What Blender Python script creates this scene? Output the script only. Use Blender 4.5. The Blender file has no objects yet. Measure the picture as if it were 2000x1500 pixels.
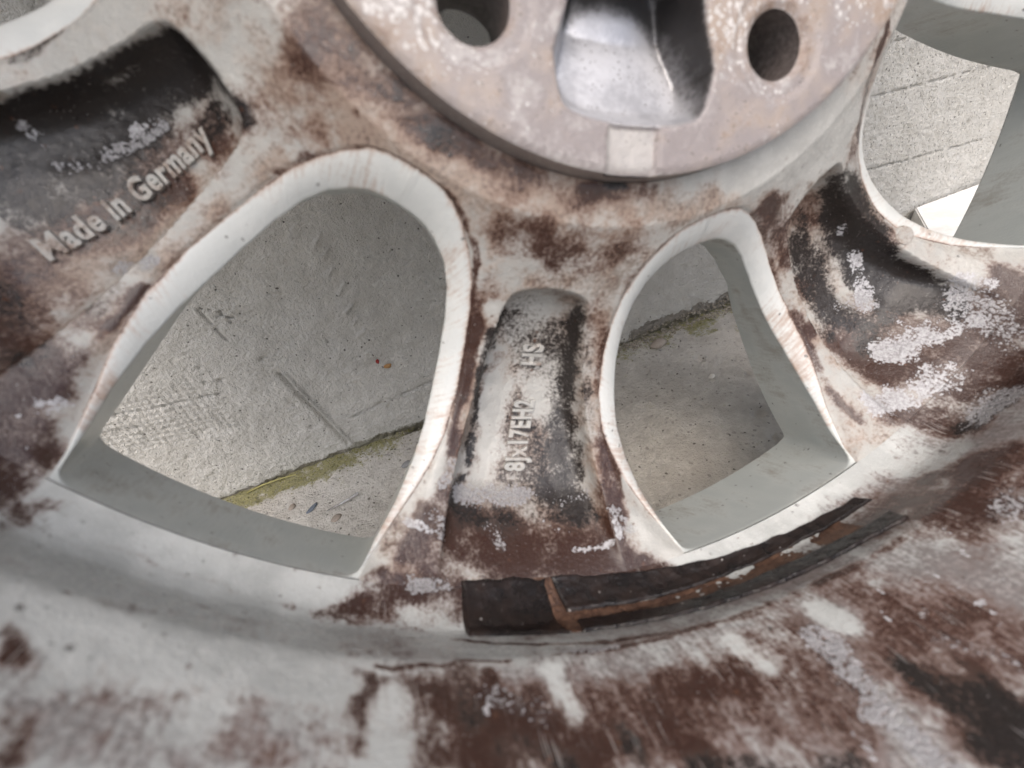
import bpy, math, random
import numpy as np
from mathutils import Matrix, Vector
from mathutils.geometry import delaunay_2d_cdt

random.seed(7)
rng = np.random.default_rng(7)
scene = bpy.context.scene
COL = scene.collection
MM = 0.001

# ---------------------------------------------------------------- world frame
# The wheel is modelled in its own frame (millimetres; x, y in the wheel plane,
# z along the axle towards the open back).  It leans 21 degrees against the wall.
LEAN, ROLL = math.radians(21.0), math.radians(17.9)
E_ = np.array([math.cos(ROLL), math.sin(ROLL), 0.0])
U_ = np.array([-math.sin(ROLL), math.cos(ROLL), 0.0])
Z_ = np.array([0.0, 0.0, 1.0])
WM = np.array([E_, U_ * math.sin(LEAN) - Z_ * math.cos(LEAN), U_ * math.cos(LEAN) + Z_ * math.sin(LEAN)])
WT = np.array([0.0, 0.0, 234.0])
WALL_Y = 129.7
def to_world(v):
    return (WM @ np.asarray(v, float) + WT) * MM

# ---------------------------------------------------------------- camera
cam_d = bpy.data.cameras.new('camera')
cam = bpy.data.objects.new('camera', cam_d)
COL.objects.link(cam)
CAM_R = np.array([[0.96704198, 0.00194952, 0.25460952], [-0.05906011, -0.97098012, 0.23175312], [0.2476726, -0.23915226, -0.9388634]])
CAM_P = np.array([-49.6887, -91.9557, 92.3809])
rx, ry, rz = WM @ CAM_R[0], WM @ -CAM_R[1], WM @ -CAM_R[2]
cm = Matrix(((rx[0], ry[0], rz[0]), (rx[1], ry[1], rz[1]), (rx[2], ry[2], rz[2]))).to_4x4()
cm.translation = Vector(to_world(CAM_P))
cam.matrix_world = cm
cam_d.sensor_width = 36.0
cam_d.lens = 885.593 / 2000 * 36.0
cam_d.clip_start = 0.002
cam_d.clip_end = 60.0
cam_d.dof.use_dof = True
cam_d.dof.focus_distance = 0.250
cam_d.dof.aperture_fstop = 12.0
scene.camera = cam

# ---------------------------------------------------------------- sky, sun, exposure
SUN_EL, SUN_AZ = math.radians(60), math.radians(198)      # azimuth clockwise from +Y
world = bpy.data.worlds.new('World')
scene.world = world
world.use_nodes = True
wn = world.node_tree
bg = wn.nodes['Background']
sky = wn.nodes.new('ShaderNodeTexSky')
sky.sky_type = 'NISHITA'
sky.sun_disc = False
sky.sun_elevation = SUN_EL
sky.sun_rotation = SUN_AZ
sky.air_density = 1.0
sky.dust_density = 5.0
sky.ozone_density = 1.0
wn.links.new(sky.outputs[0], bg.inputs[0])
bg.inputs[1].default_value = 0.13
sun_d = bpy.data.lights.new('sun', 'SUN')
sun_d.energy = 1.5
sun_d.angle = math.radians(75)
sun_d.color = (1.0, 0.99, 0.985)
sun = bpy.data.objects.new('sun', sun_d)
COL.objects.link(sun)
sdir = Vector((math.sin(SUN_AZ) * math.cos(SUN_EL), math.cos(SUN_AZ) * math.cos(SUN_EL), math.sin(SUN_EL)))
sun.rotation_euler = sdir.to_track_quat('Z', 'Y').to_euler()
sun.location = sdir * 3
vs = scene.view_settings
vs.view_transform = 'Standard'
vs.look = 'None'
vs.gamma = 1.0
vs.exposure = 0.76
vs.use_curve_mapping = False
scene.cycles.max_bounces = 6
scene.cycles.glossy_bounces = 2
scene.cycles.adaptive_threshold = 0.02
scene.cycles.diffuse_bounces = 4

# ---------------------------------------------------------------- numpy noise
def _hash(ix, iy, iz, seed):
    h = (ix.astype(np.int64) * 374761393 + iy.astype(np.int64) * 668265263 + iz.astype(np.int64) * 2147483647 + seed * 974634777) & 0xffffffff
    h = ((h ^ (h >> 13)) * 1274126177) & 0xffffffff
    h = ((h ^ (h >> 16)) * 2246822519) & 0xffffffff
    return ((h ^ (h >> 15)) & 0xffff) / 65535.0
def vnoise(p, seed=0):
    i = np.floor(p).astype(np.int64); f = p - i; f = f * f * (3 - 2 * f)
    out = 0.0
    for dx in (0, 1):
        for dy in (0, 1):
            for dz in (0, 1):
                w = (f[..., 0] if dx else 1 - f[..., 0]) * (f[..., 1] if dy else 1 - f[..., 1]) * (f[..., 2] if dz else 1 - f[..., 2])
                out = out + w * _hash(i[..., 0] + dx, i[..., 1] + dy, i[..., 2] + dz, seed)
    return out
def fbm(p, scale, octv=4, rough=0.55, seed=0):
    q = np.asarray(p, float) * scale; a = 1.0; s = 0.0; n = 0.0
    for k in range(octv):
        s = s + a * vnoise(q, seed + k * 17); n += a; a *= rough; q = q * 2.03 + 11.7
    return s / n
def sstep(a, b, x):
    t = np.clip((x - a) / (b - a), 0, 1); return t * t * (3 - 2 * t)

# ---------------------------------------------------------------- mesh helpers
def mesh_obj(name, verts, faces, mat, parent=None, smooth=True, attrs=None, mats=None, midx=None):
    """verts in millimetres; faces an (n,3)/(n,4) array or a list of tuples"""
    me = bpy.data.meshes.new(name)
    v = np.asarray(verts, float) * MM
    if isinstance(faces, np.ndarray):
        n, k = faces.shape
        me.vertices.add(len(v)); me.vertices.foreach_set('co', v.ravel())
        me.loops.add(n * k); me.loops.foreach_set('vertex_index', faces.ravel().astype(np.int32))
        me.polygons.add(n); me.polygons.foreach_set('loop_start', np.arange(0, n * k, k, dtype=np.int32))
        me.update(calc_edges=True); me.validate()
    else:
        me.from_pydata([tuple(q) for q in v], [], [tuple(q) for q in faces]); me.update()
    me.polygons.foreach_set('use_smooth', np.full(len(me.polygons), smooth))
    for m in (mats or [mat]): me.materials.append(m)
    if midx is not None: me.polygons.foreach_set('material_index', np.asarray(midx, np.int32))
    for an, arr in (attrs or {}).items():
        arr = np.asarray(arr, np.float32)
        if arr.shape[1] == 4:
            at = me.attributes.new(an, 'FLOAT_COLOR', 'POINT'); at.data.foreach_set('color', arr.ravel())
        else:
            at = me.attributes.new(an, 'FLOAT_VECTOR', 'POINT'); at.data.foreach_set('vector', arr.ravel())
    o = bpy.data.objects.new(name, me)
    COL.objects.link(o)
    if parent is not None: o.parent = parent
    return o
def grid_faces(n, m, wrap=False, flip=False):
    i = np.arange(n - 1)[:, None]; mm = m if wrap else m - 1
    j = np.arange(mm)[None, :]; j2 = (j + 1) % m
    a, b, c, d = i * m + j, i * m + j2, (i + 1) * m + j2, (i + 1) * m + j
    a, b, c, d = np.broadcast_arrays(a, b, c, d)
    f = np.stack([a, b, c, d], -1).reshape(-1, 4)
    return f[:, ::-1].copy() if flip else f
def tag(o, label=None, cat=None, group=None, kind=None):
    if label: o['label'] = label
    if cat: o['category'] = cat
    if group: o['group'] = group
    if kind: o['kind'] = kind
    return o
def pol2xyz(r, th, z):
    t = np.radians(th); return np.stack([r * np.sin(t), -r * np.cos(t), z + 0 * r], -1)

# ---------------------------------------------------------------- material helpers
class NB:
    def __init__(self, name):
        self.m = bpy.data.materials.new(name); self.m.use_nodes = True
        self.t = self.m.node_tree; self.b = self.t.nodes['Principled BSDF']
    def n(self, typ, **kw):
        nd = self.t.nodes.new(typ)
        for k, v in kw.items(): setattr(nd, k, v)
        return nd
    def l(self, a, b):
        if hasattr(a, 'is_output'): self.t.links.new(a, b)
        elif isinstance(a, (tuple, list)): b.default_value = (*a, 1) if len(a) == 3 and len(b.default_value) == 4 else a
        else: b.default_value = a
    def math(self, op, a, b=0.0, c=None, clamp=False):
        nd = self.n('ShaderNodeMath', operation=op, use_clamp=clamp)
        self.l(a, nd.inputs[0]); self.l(b, nd.inputs[1])
        if c is not None: self.l(c, nd.inputs[2])
        return nd.outputs[0]
    def add(self, a, b): return self.math('ADD', a, b)
    def mul(self, a, b): return self.math('MULTIPLY', a, b)
    def mad(self, a, b, c): return self.math('MULTIPLY_ADD', a, b, c)
    def ss(self, x, lo, hi, a=0.0, b=1.0):
        nd = self.n('ShaderNodeMapRange', interpolation_type='SMOOTHSTEP')
        self.l(x, nd.inputs[0]); self.l(lo, nd.inputs[1]); self.l(hi, nd.inputs[2]); self.l(a, nd.inputs[3]); self.l(b, nd.inputs[4])
        return nd.outputs[0]
    def mix(self, f, a, b):
        nd = self.n('ShaderNodeMix', data_type='RGBA')
        self.l(f, nd.inputs[0]); self.l(a, nd.inputs[6]); self.l(b, nd.inputs[7]); return nd.outputs[2]
    def co(self, scale=1000.0, kind='Object'):
        tc = self.n('ShaderNodeTexCoord'); return self.vs(tc.outputs[kind], (scale,) * 3)
    def vs(self, v, s):
        nd = self.n('ShaderNodeVectorMath', operation='MULTIPLY'); self.l(v, nd.inputs[0]); nd.inputs[1].default_value = s; return nd.outputs[0]
    def va(self, v, s):
        nd = self.n('ShaderNodeVectorMath', operation='ADD'); self.l(v, nd.inputs[0]); nd.inputs[1].default_value = s; return nd.outputs[0]
    def noise(self, v, scale, det=4.0, rough=0.55, dist=0.0, off=0.0):
        nd = self.n('ShaderNodeTexNoise')
        self.l(self.va(v, (off, off * .7, off * 1.3)) if off else v, nd.inputs['Vector'])
        nd.inputs['Scale'].default_value = scale; nd.inputs['Detail'].default_value = det
        nd.inputs['Roughness'].default_value = rough; nd.inputs['Distortion'].default_value = dist
        return nd.outputs[0]
    def cn(self, *a, k=1.0, **kw):          # centred, contrast k
        return self.mul(self.add(self.noise(*a, **kw), -0.5), k)
    def vor(self, v, scale, feature='F1', out=0, rnd=1.0):
        nd = self.n('ShaderNodeTexVoronoi', feature=feature); self.l(v, nd.inputs['Vector']); nd.inputs['Scale'].default_value = scale
        nd.inputs['Randomness'].default_value = rnd
        return nd.outputs[out]
    def attr(self, name):
        nd = self.n('ShaderNodeAttribute', attribute_name=name)
        sp = self.n('ShaderNodeSeparateColor'); self.l(nd.outputs['Color'], sp.inputs[0])
        return sp.outputs[0], sp.outputs[1], sp.outputs[2], nd.outputs['Alpha'], nd.outputs['Vector']
    def bump(self, h, dist, strength=1.0, prev=None):
        nd = self.n('ShaderNodeBump'); self.l(h, nd.inputs['Height']); nd.inputs['Distance'].default_value = dist; nd.inputs['Strength'].default_value = strength
        if prev is not None: self.l(prev, nd.inputs['Normal'])
        return nd.outputs[0]
    def out(self, col, rough, nrm=None, metal=0.0, spec=0.5, coat=None):
        b = self.b
        self.l(col, b.inputs['Base Color']); self.l(rough, b.inputs['Roughness']); self.l(metal, b.inputs['Metallic']); b.inputs['Specular IOR Level'].default_value = spec
        if nrm is not None: self.l(nrm, b.inputs['Normal'])
        if coat is not None: self.l(coat, b.inputs['Coat Weight']); b.inputs['Coat Roughness'].default_value = 0.12
        return self.m

def wheel_paint(name, paint, film_c, rim=False):
    """silver-white wheel paint with brake-dust film, brown stain, black dirt and painted pocket shade, white corrosion and flaking (masks m1, m2)"""
    k = NB(name); co = k.co()
    F, B, D, C, _ = k.attr('m1'); K, W, nL0, nM0, _ = k.attr('m2')
    _, _, _, _, uv = k.attr('uvw')
    nL = k.add(nL0, -.5); nM = k.mul(k.add(nM0, -.5), 1.5)
    nF = k.cn(co, 1.0, 3, 0.6, k=1.3, off=23)
    nG = k.cn(co, 3.4, 1, 0.6, k=1.0, off=33)
    st = k.cn(k.vs(uv, (1.0, 0.09, 1.0) if rim else (0.10, 1.0, 1.0)), 0.9 if rim else 0.7, 3, 0.65, k=1.5)
    vA = k.vor(co, 0.42); vAc = k.n('ShaderNodeSeparateColor'); k.l(vA.node.outputs[1], vAc.inputs[0]); vB = k.vor(co, 1.05)
    col = k.mix(k.ss(k.add(nL, nM), -.3, .3), tuple(c * .86 for c in paint), tuple(c * 1.08 for c in paint))
    fv = k.add(k.add(F, k.mul(W, -0.85)), k.add(k.mul(nM, 1.1), k.add(k.mul(st, .55 if rim else .25), k.mul(nF, .8 if rim else .6))))
    fm = k.ss(fv, 0.05, 0.90)
    col = k.mix(k.mul(fm, .85), col, k.mix(k.ss(k.add(nL, nF), -.2, .25), film_c, tuple(c * .55 for c in film_c)))
    bb = k.add(k.add(B, k.mul(W, -0.4)), k.add(k.mul(nM, .85), k.add(k.mul(nF, .70), k.add(k.mul(nG, .45), k.mul(st, .35 if rim else .2)))))
    b1 = k.ss(bb, 0.02, 0.85)
    col = k.mix(k.mul(b1, .72), col, (0.125, 0.052, 0.029))
    b2 = k.ss(bb, 0.36, 0.95)
    col = k.mix(k.mul(b2, .93), col, (0.030, 0.0105, 0.0065))
    dd = k.add(k.add(D, k.mul(W, -0.2)), k.add(k.mul(nM, .8), k.add(k.mul(nF, .85), k.mul(nG, .5))))
    d1 = k.ss(dd, .10, .75); d2 = k.ss(dd, .34, .80)
    col = k.mix(k.mul(d1, .55), col, (.085, .062, .052))
    col = k.mix(k.mul(d2, .95), col, (.0125, .0098, .0092))
    pit = k.mul(k.mul(k.ss(k.add(vA, k.mul(nG, .8)), k.mad(vAc.outputs[1], .30, .02), k.mul(vAc.outputs[1], .12)), k.ss(vAc.outputs[0], .55, .62)), k.ss(k.add(nL, k.mul(nM, .8)), -.10, .12))
    col = k.mix(k.mul(pit, .8), col, k.mix(k.ss(nM, -.1, .1), (.022, .018, .016), (.10, .042, .022)))
    kv = k.add(k.mul(K, .92), k.add(k.mul(nM, 1.5), k.add(k.mul(nF, 1.5), k.mul(nG, .8))))
    km = k.mul(k.ss(kv, 0.52, 0.58), k.ss(K, .02, .10))
    col = k.mix(k.mul(km, .94), col, k.mix(k.ss(k.add(nG, nF), -.25, .3), (0.26, 0.25, 0.255), (0.50, 0.50, 0.515)))
    cv = k.add(k.mul(C, .85), k.add(k.mul(k.add(vB, -.42), -.7), k.add(k.mul(nF, 1.1), k.add(k.mul(nG, .6), k.mul(nM, .6)))))
    cmk = k.mul(k.ss(cv, 0.46, 0.68), k.ss(C, .03, .15))
    col = k.mix(k.mul(cmk, .85), col, k.mix(k.ss(nG, -.2, .2), (0.24, 0.23, 0.235), (0.50, 0.50, 0.515)))
    salt = k.mul(k.ss(k.add(vB, k.mul(nG, .35)), 0.11, 0.05), k.mul(k.ss(k.add(b2, d2), .25, .6), k.ss(nM, .0, .15)))
    col = k.mix(k.mul(salt, .8), col, (0.55, 0.52, 0.50))
    if rim:
        st2 = k.cn(k.vs(uv, (1.0, 0.035, 1.0)), 3.2, 1, 0.5, k=1.0, off=7)
        scr = k.mul(k.ss(st2, 0.15, 0.24), k.ss(k.add(nM, nL), -.1, .15))
        col = k.mix(k.mul(scr, .5), col, (0.50, 0.47, 0.45))
    ro = k.add(k.mad(fm, 0.16, 0.25), k.mad(k.math('MAXIMUM', b2, d2), -0.20, k.mad(k.math('MAXIMUM', cmk, km), 0.12, k.mul(nF, .15))))
    ro = k.math('MINIMUM', k.math('MAXIMUM', ro, 0.13), 0.8)
    h = k.add(k.mul(nF, k.mad(C, 1.8, .30)), k.mul(nG, k.mad(C, .8, .30)))
    nr = k.bump(h, 0.00045, 1.0)
    k.b.inputs['Coat IOR'].default_value = 1.4
    return k.out(col, ro, nr, spec=0.42, coat=k.mad(k.math('MAXIMUM', b2, k.mul(d2, .6)), 0.28, k.mul(k.ss(nM, .0, .2), .10)))

PAINT = (0.49, 0.503, 0.49)
M_SPOKE = wheel_paint('spoke_paint', (0.45, 0.445, 0.42), (0.28, 0.203, 0.155))
M_RIM = wheel_paint('rim_paint', PAINT, (0.205, 0.165, 0.158), rim=True)

def mat_wallpaint():
    k = NB('opening_paint'); co = k.co()
    X, B, nM0, _, _ = k.attr('m1'); _, _, _, _, uv = k.attr('uvw')
    nM = k.mul(k.add(nM0, -.5), 1.5); nF = k.cn(co, 1.0, 3, 0.6, off=9)
    st = k.cn(k.vs(uv, (1.0, 0.12, 1.0)), 0.9, 3, .6, k=1.4)
    col = k.mix(k.ss(nM, -.2, .2), (0.56, 0.575, 0.56), (0.62, 0.63, 0.61))
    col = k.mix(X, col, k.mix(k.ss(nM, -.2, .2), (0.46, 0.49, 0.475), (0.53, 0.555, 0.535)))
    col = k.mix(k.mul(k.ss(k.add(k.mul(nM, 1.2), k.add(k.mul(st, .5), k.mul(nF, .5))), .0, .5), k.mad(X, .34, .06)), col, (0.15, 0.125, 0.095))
    bb = k.add(B, k.add(k.mul(nM, .8), k.add(k.mul(st, .8), k.mul(nF, .5))))
    col = k.mix(k.mul(k.ss(bb, .20, .85), .7), col, (0.36, 0.23, 0.165))
    be = k.ss(k.add(B, k.add(k.mul(nF, .9), k.mul(nM, .8))), .72, 1.0)
    col = k.mix(k.mul(be, .9), col, (0.065, 0.028, 0.018))
    v = k.vor(co, 0.20); sp = k.ss(k.add(v, k.mul(nF, .6)), .10, .04)
    col = k.mix(k.mul(sp, .7), col, (0.05, 0.042, 0.038))
    nr = k.bump(k.add(k.mul(st, .3), k.mul(nF, .45)), 0.0003, .8)
    return k.out(col, k.mad(k.ss(bb, .2, .85), .2, .30), nr, spec=.5)
M_OPEN = mat_wallpaint()

def mat_pad():
    k = NB('hub_pad_metal'); co = k.co()
    F, B, D, C, _ = k.attr('m1'); nL0, nM0, SL, _, _ = k.attr('m2')
    nL = k.add(nL0, -.5); nM = k.mul(k.add(nM0, -.5), 1.5)
    nF = k.cn(co, .9, 4, .64, off=9, k=1.3); nG = k.cn(co, 3.0, 1, .6, off=19)
    col = k.mix(k.ss(k.add(nL, k.mul(nM, .7)), -.18, .18), (0.255, 0.225, 0.22), (0.32, 0.272, 0.245))
    tan = k.ss(k.add(k.mul(nM, .9), k.add(nL, k.mul(nF, .3))), .08, .36)
    col = k.mix(k.mul(tan, .5), col, (0.36, 0.275, 0.205))
    gl = k.ss(k.add(k.mul(nM, -.9), k.mul(nF, .6)), .02, .35)
    col = k.mix(k.mul(gl, .75), col, (0.42, 0.395, 0.38))
    v = k.vor(co, 0.75); fl = k.ss(k.add(k.mul(v, -1.0), k.add(k.mul(nF, 1.4), k.add(k.mul(nG, .5), k.mul(nL, 1.4)))), -.20, .0)
    col = k.mix(k.mul(fl, .85), col, (0.60, 0.58, 0.56))
    bb = k.add(B, k.add(k.mul(nM, .9), k.add(k.mul(nL, .6), k.mul(nF, .8))))
    col = k.mix(k.mul(k.ss(bb, .12, .75), .75), col, (0.15, 0.092, 0.068))
    al = k.mix(k.ss(k.add(k.mul(nM, .7), k.mul(nF, .4)), -.2, .2), (0.42, 0.42, 0.44), (0.60, 0.60, 0.62))
    col = k.mix(C, col, al)
    col = k.mix(k.mul(SL, .85), col, k.mix(k.ss(nM, -.2, .2), (.34, .32, .305), (.43, .41, .39)))
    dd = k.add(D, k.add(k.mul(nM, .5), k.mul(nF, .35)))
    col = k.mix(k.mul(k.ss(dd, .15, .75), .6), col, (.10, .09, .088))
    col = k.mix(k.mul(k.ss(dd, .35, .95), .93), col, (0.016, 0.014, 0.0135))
    pit = k.ss(k.add(v, k.mul(nG, .7)), .20, .05)
    col = k.mix(k.mul(k.mul(pit, k.ss(nM, -.08, .08)), .75), col, (.05, .038, .03))
    nr = k.bump(k.mul(k.add(k.mul(nF, .6), k.mul(nG, .25)), k.mad(C, -.75, 1.0)), 0.0004, .9)
    return k.out(col, k.mad(C, -.06, k.mad(nF, .15, .42)), nr, spec=.5, metal=k.mul(C, .45))
M_PAD = mat_pad()

def mat_tape():
    k = NB('tape_residue'); co = k.co()
    nM = k.cn(co, .14, 6, .65); nF = k.cn(co, .9, 5, .62, off=3); nG = k.cn(co, 2.5, 3, .6, off=8)
    col = k.mix(k.ss(nM, -.2, .25), (0.010, 0.0085, 0.0088), (0.026, 0.0165, 0.014))
    ru = k.ss(k.add(nM, k.mul(nF, .8)), .26, .40)
    col = k.mix(k.mul(ru, .8), col, (0.17, 0.085, 0.048))
    v = k.vor(co, .5); s = k.mul(k.ss(k.add(v, k.mul(nF, .8)), .12, .05), k.ss(nM, .0, .1))
    col = k.mix(s, col, (.55, .52, .50))
    nr = k.bump(k.add(k.mul(nM, .7), k.add(k.mul(nF, .5), k.mul(s, .8))), .0005, .8)
    return k.out(col, k.mad(ru, .30, k.mad(nM, .5, .30)), nr, spec=.35)
M_TAPE = mat_tape()
def mat_rust():
    k = NB('rust_crust'); co = k.co(); nM = k.cn(co, .2, 6, .65); nF = k.cn(co, 1.1, 5, .62, off=3)
    col = k.mix(k.ss(k.add(nM, nF), -.2, .2), (.05, .022, .013), (.15, .08, .05))
    return k.out(col, .55, k.bump(k.add(nM, nF), .0006, .9))
M_RUST = mat_rust()

# ---------------------------------------------------------------- wheel surfaces (mm)
NSP = 7
STEP = 360.0 / NSP
TH_B = 20.4                              # axis of one of the seven openings
R_PAD, R_OUT = 72.2, 175.2
def S(r):
    r = np.asarray(r, float); u = r - 75.0
    z = -3.0 - 0.992 * u + 0.00933 * u * u
    return np.where(r < 82, np.minimum(z, -7.4 - 0.24 * np.maximum(r - 74, 0) - 0.8 * sstep(82, 74, r) * 0), z)
W1 = np.array([[83.0, 0], [83.15, 2.0], [83.7, 4.2], [85, 6.6], [88, 9.0], [92, 11.2], [98, 13.3], [105, 14.5], [115, 15.4], [128, 16.0], [140, 15.8], [148, 15.0], [156, 13.9], [163, 12.7], [169, 11.6], [173.4, 10.85], [175.2, 10.5]])
def hw1(r): return np.interp(r, W1[:, 0], W1[:, 1], left=0.0)
PK = np.array([[90, 5.4], [97, 6.0], [104, 6.7], [120, 7.1], [140, 7.9], [155, 8.4], [166, 8.6], [176, 8.8]])
def pocket(r, dth):
    """depth of the cast pocket in the back of a spoke"""
    q = (np.interp(r, PK[:, 0], PK[:, 1]) - np.abs(dth)) * np.radians(1) * r
    top = r - (96.6 + 0.02 * (np.abs(dth) * 1.8) ** 2)
    kk = 1.0
    sd = -kk * np.log(np.exp(-np.clip(q, -60, 60) / kk) + np.exp(-np.clip(top, -60, 60) / kk))
    t = np.clip(sd / 5.5, 0, 1)
    prof = np.sqrt(np.maximum(0, 1 - (1 - t) ** 2.2)) * (0.86 + 0.14 * np.clip(sd / 12, 0, 1))
    dep = 12.0 * sstep(177.0, 157.0, r)
    return prof * dep
def foot(r): return sstep(146, 164, r) * sstep(175.2, 172, r)
def edge_w(r): return .7 + 2.6 * foot(r)
def edge_d(r): return .55 + 1.9 * foot(r)
def spoke_z(r, dth):
    e = (np.maximum((STEP / 2 - np.abs(dth)) - hw1(r), 0)) * np.radians(1) * r
    edge = np.where(r > 83, np.exp(-(e / edge_w(r)) ** 2) * edge_d(r), 0)          # rolled edge next to the opening
    return S(r) - pocket(r, dth) - edge
RIM = np.array([[-8.9, 175.2], [-6, 176.9], [-3.2, 178.35], [-1.2, 178.9], [1.5, 178.95], [4, 178.0], [8, 175.9], [14, 172.6], [19.6, 169.75], [21.2, 169.35], [23.5, 169.2], [30, 169.0], [60, 170.5], [90, 173], [104, 178], [120, 189], [134, 203], [146, 206], [152, 214]])
def rim_r(z): return np.interp(z, RIM[:, 0], RIM[:, 1])
def prof_r(z):                           # wheel back profile r(z) from the spoke feet out to the barrel
    return np.where(z < -8.9, 175.2 + (z + 8.9) * 1.27, rim_r(z))

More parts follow.
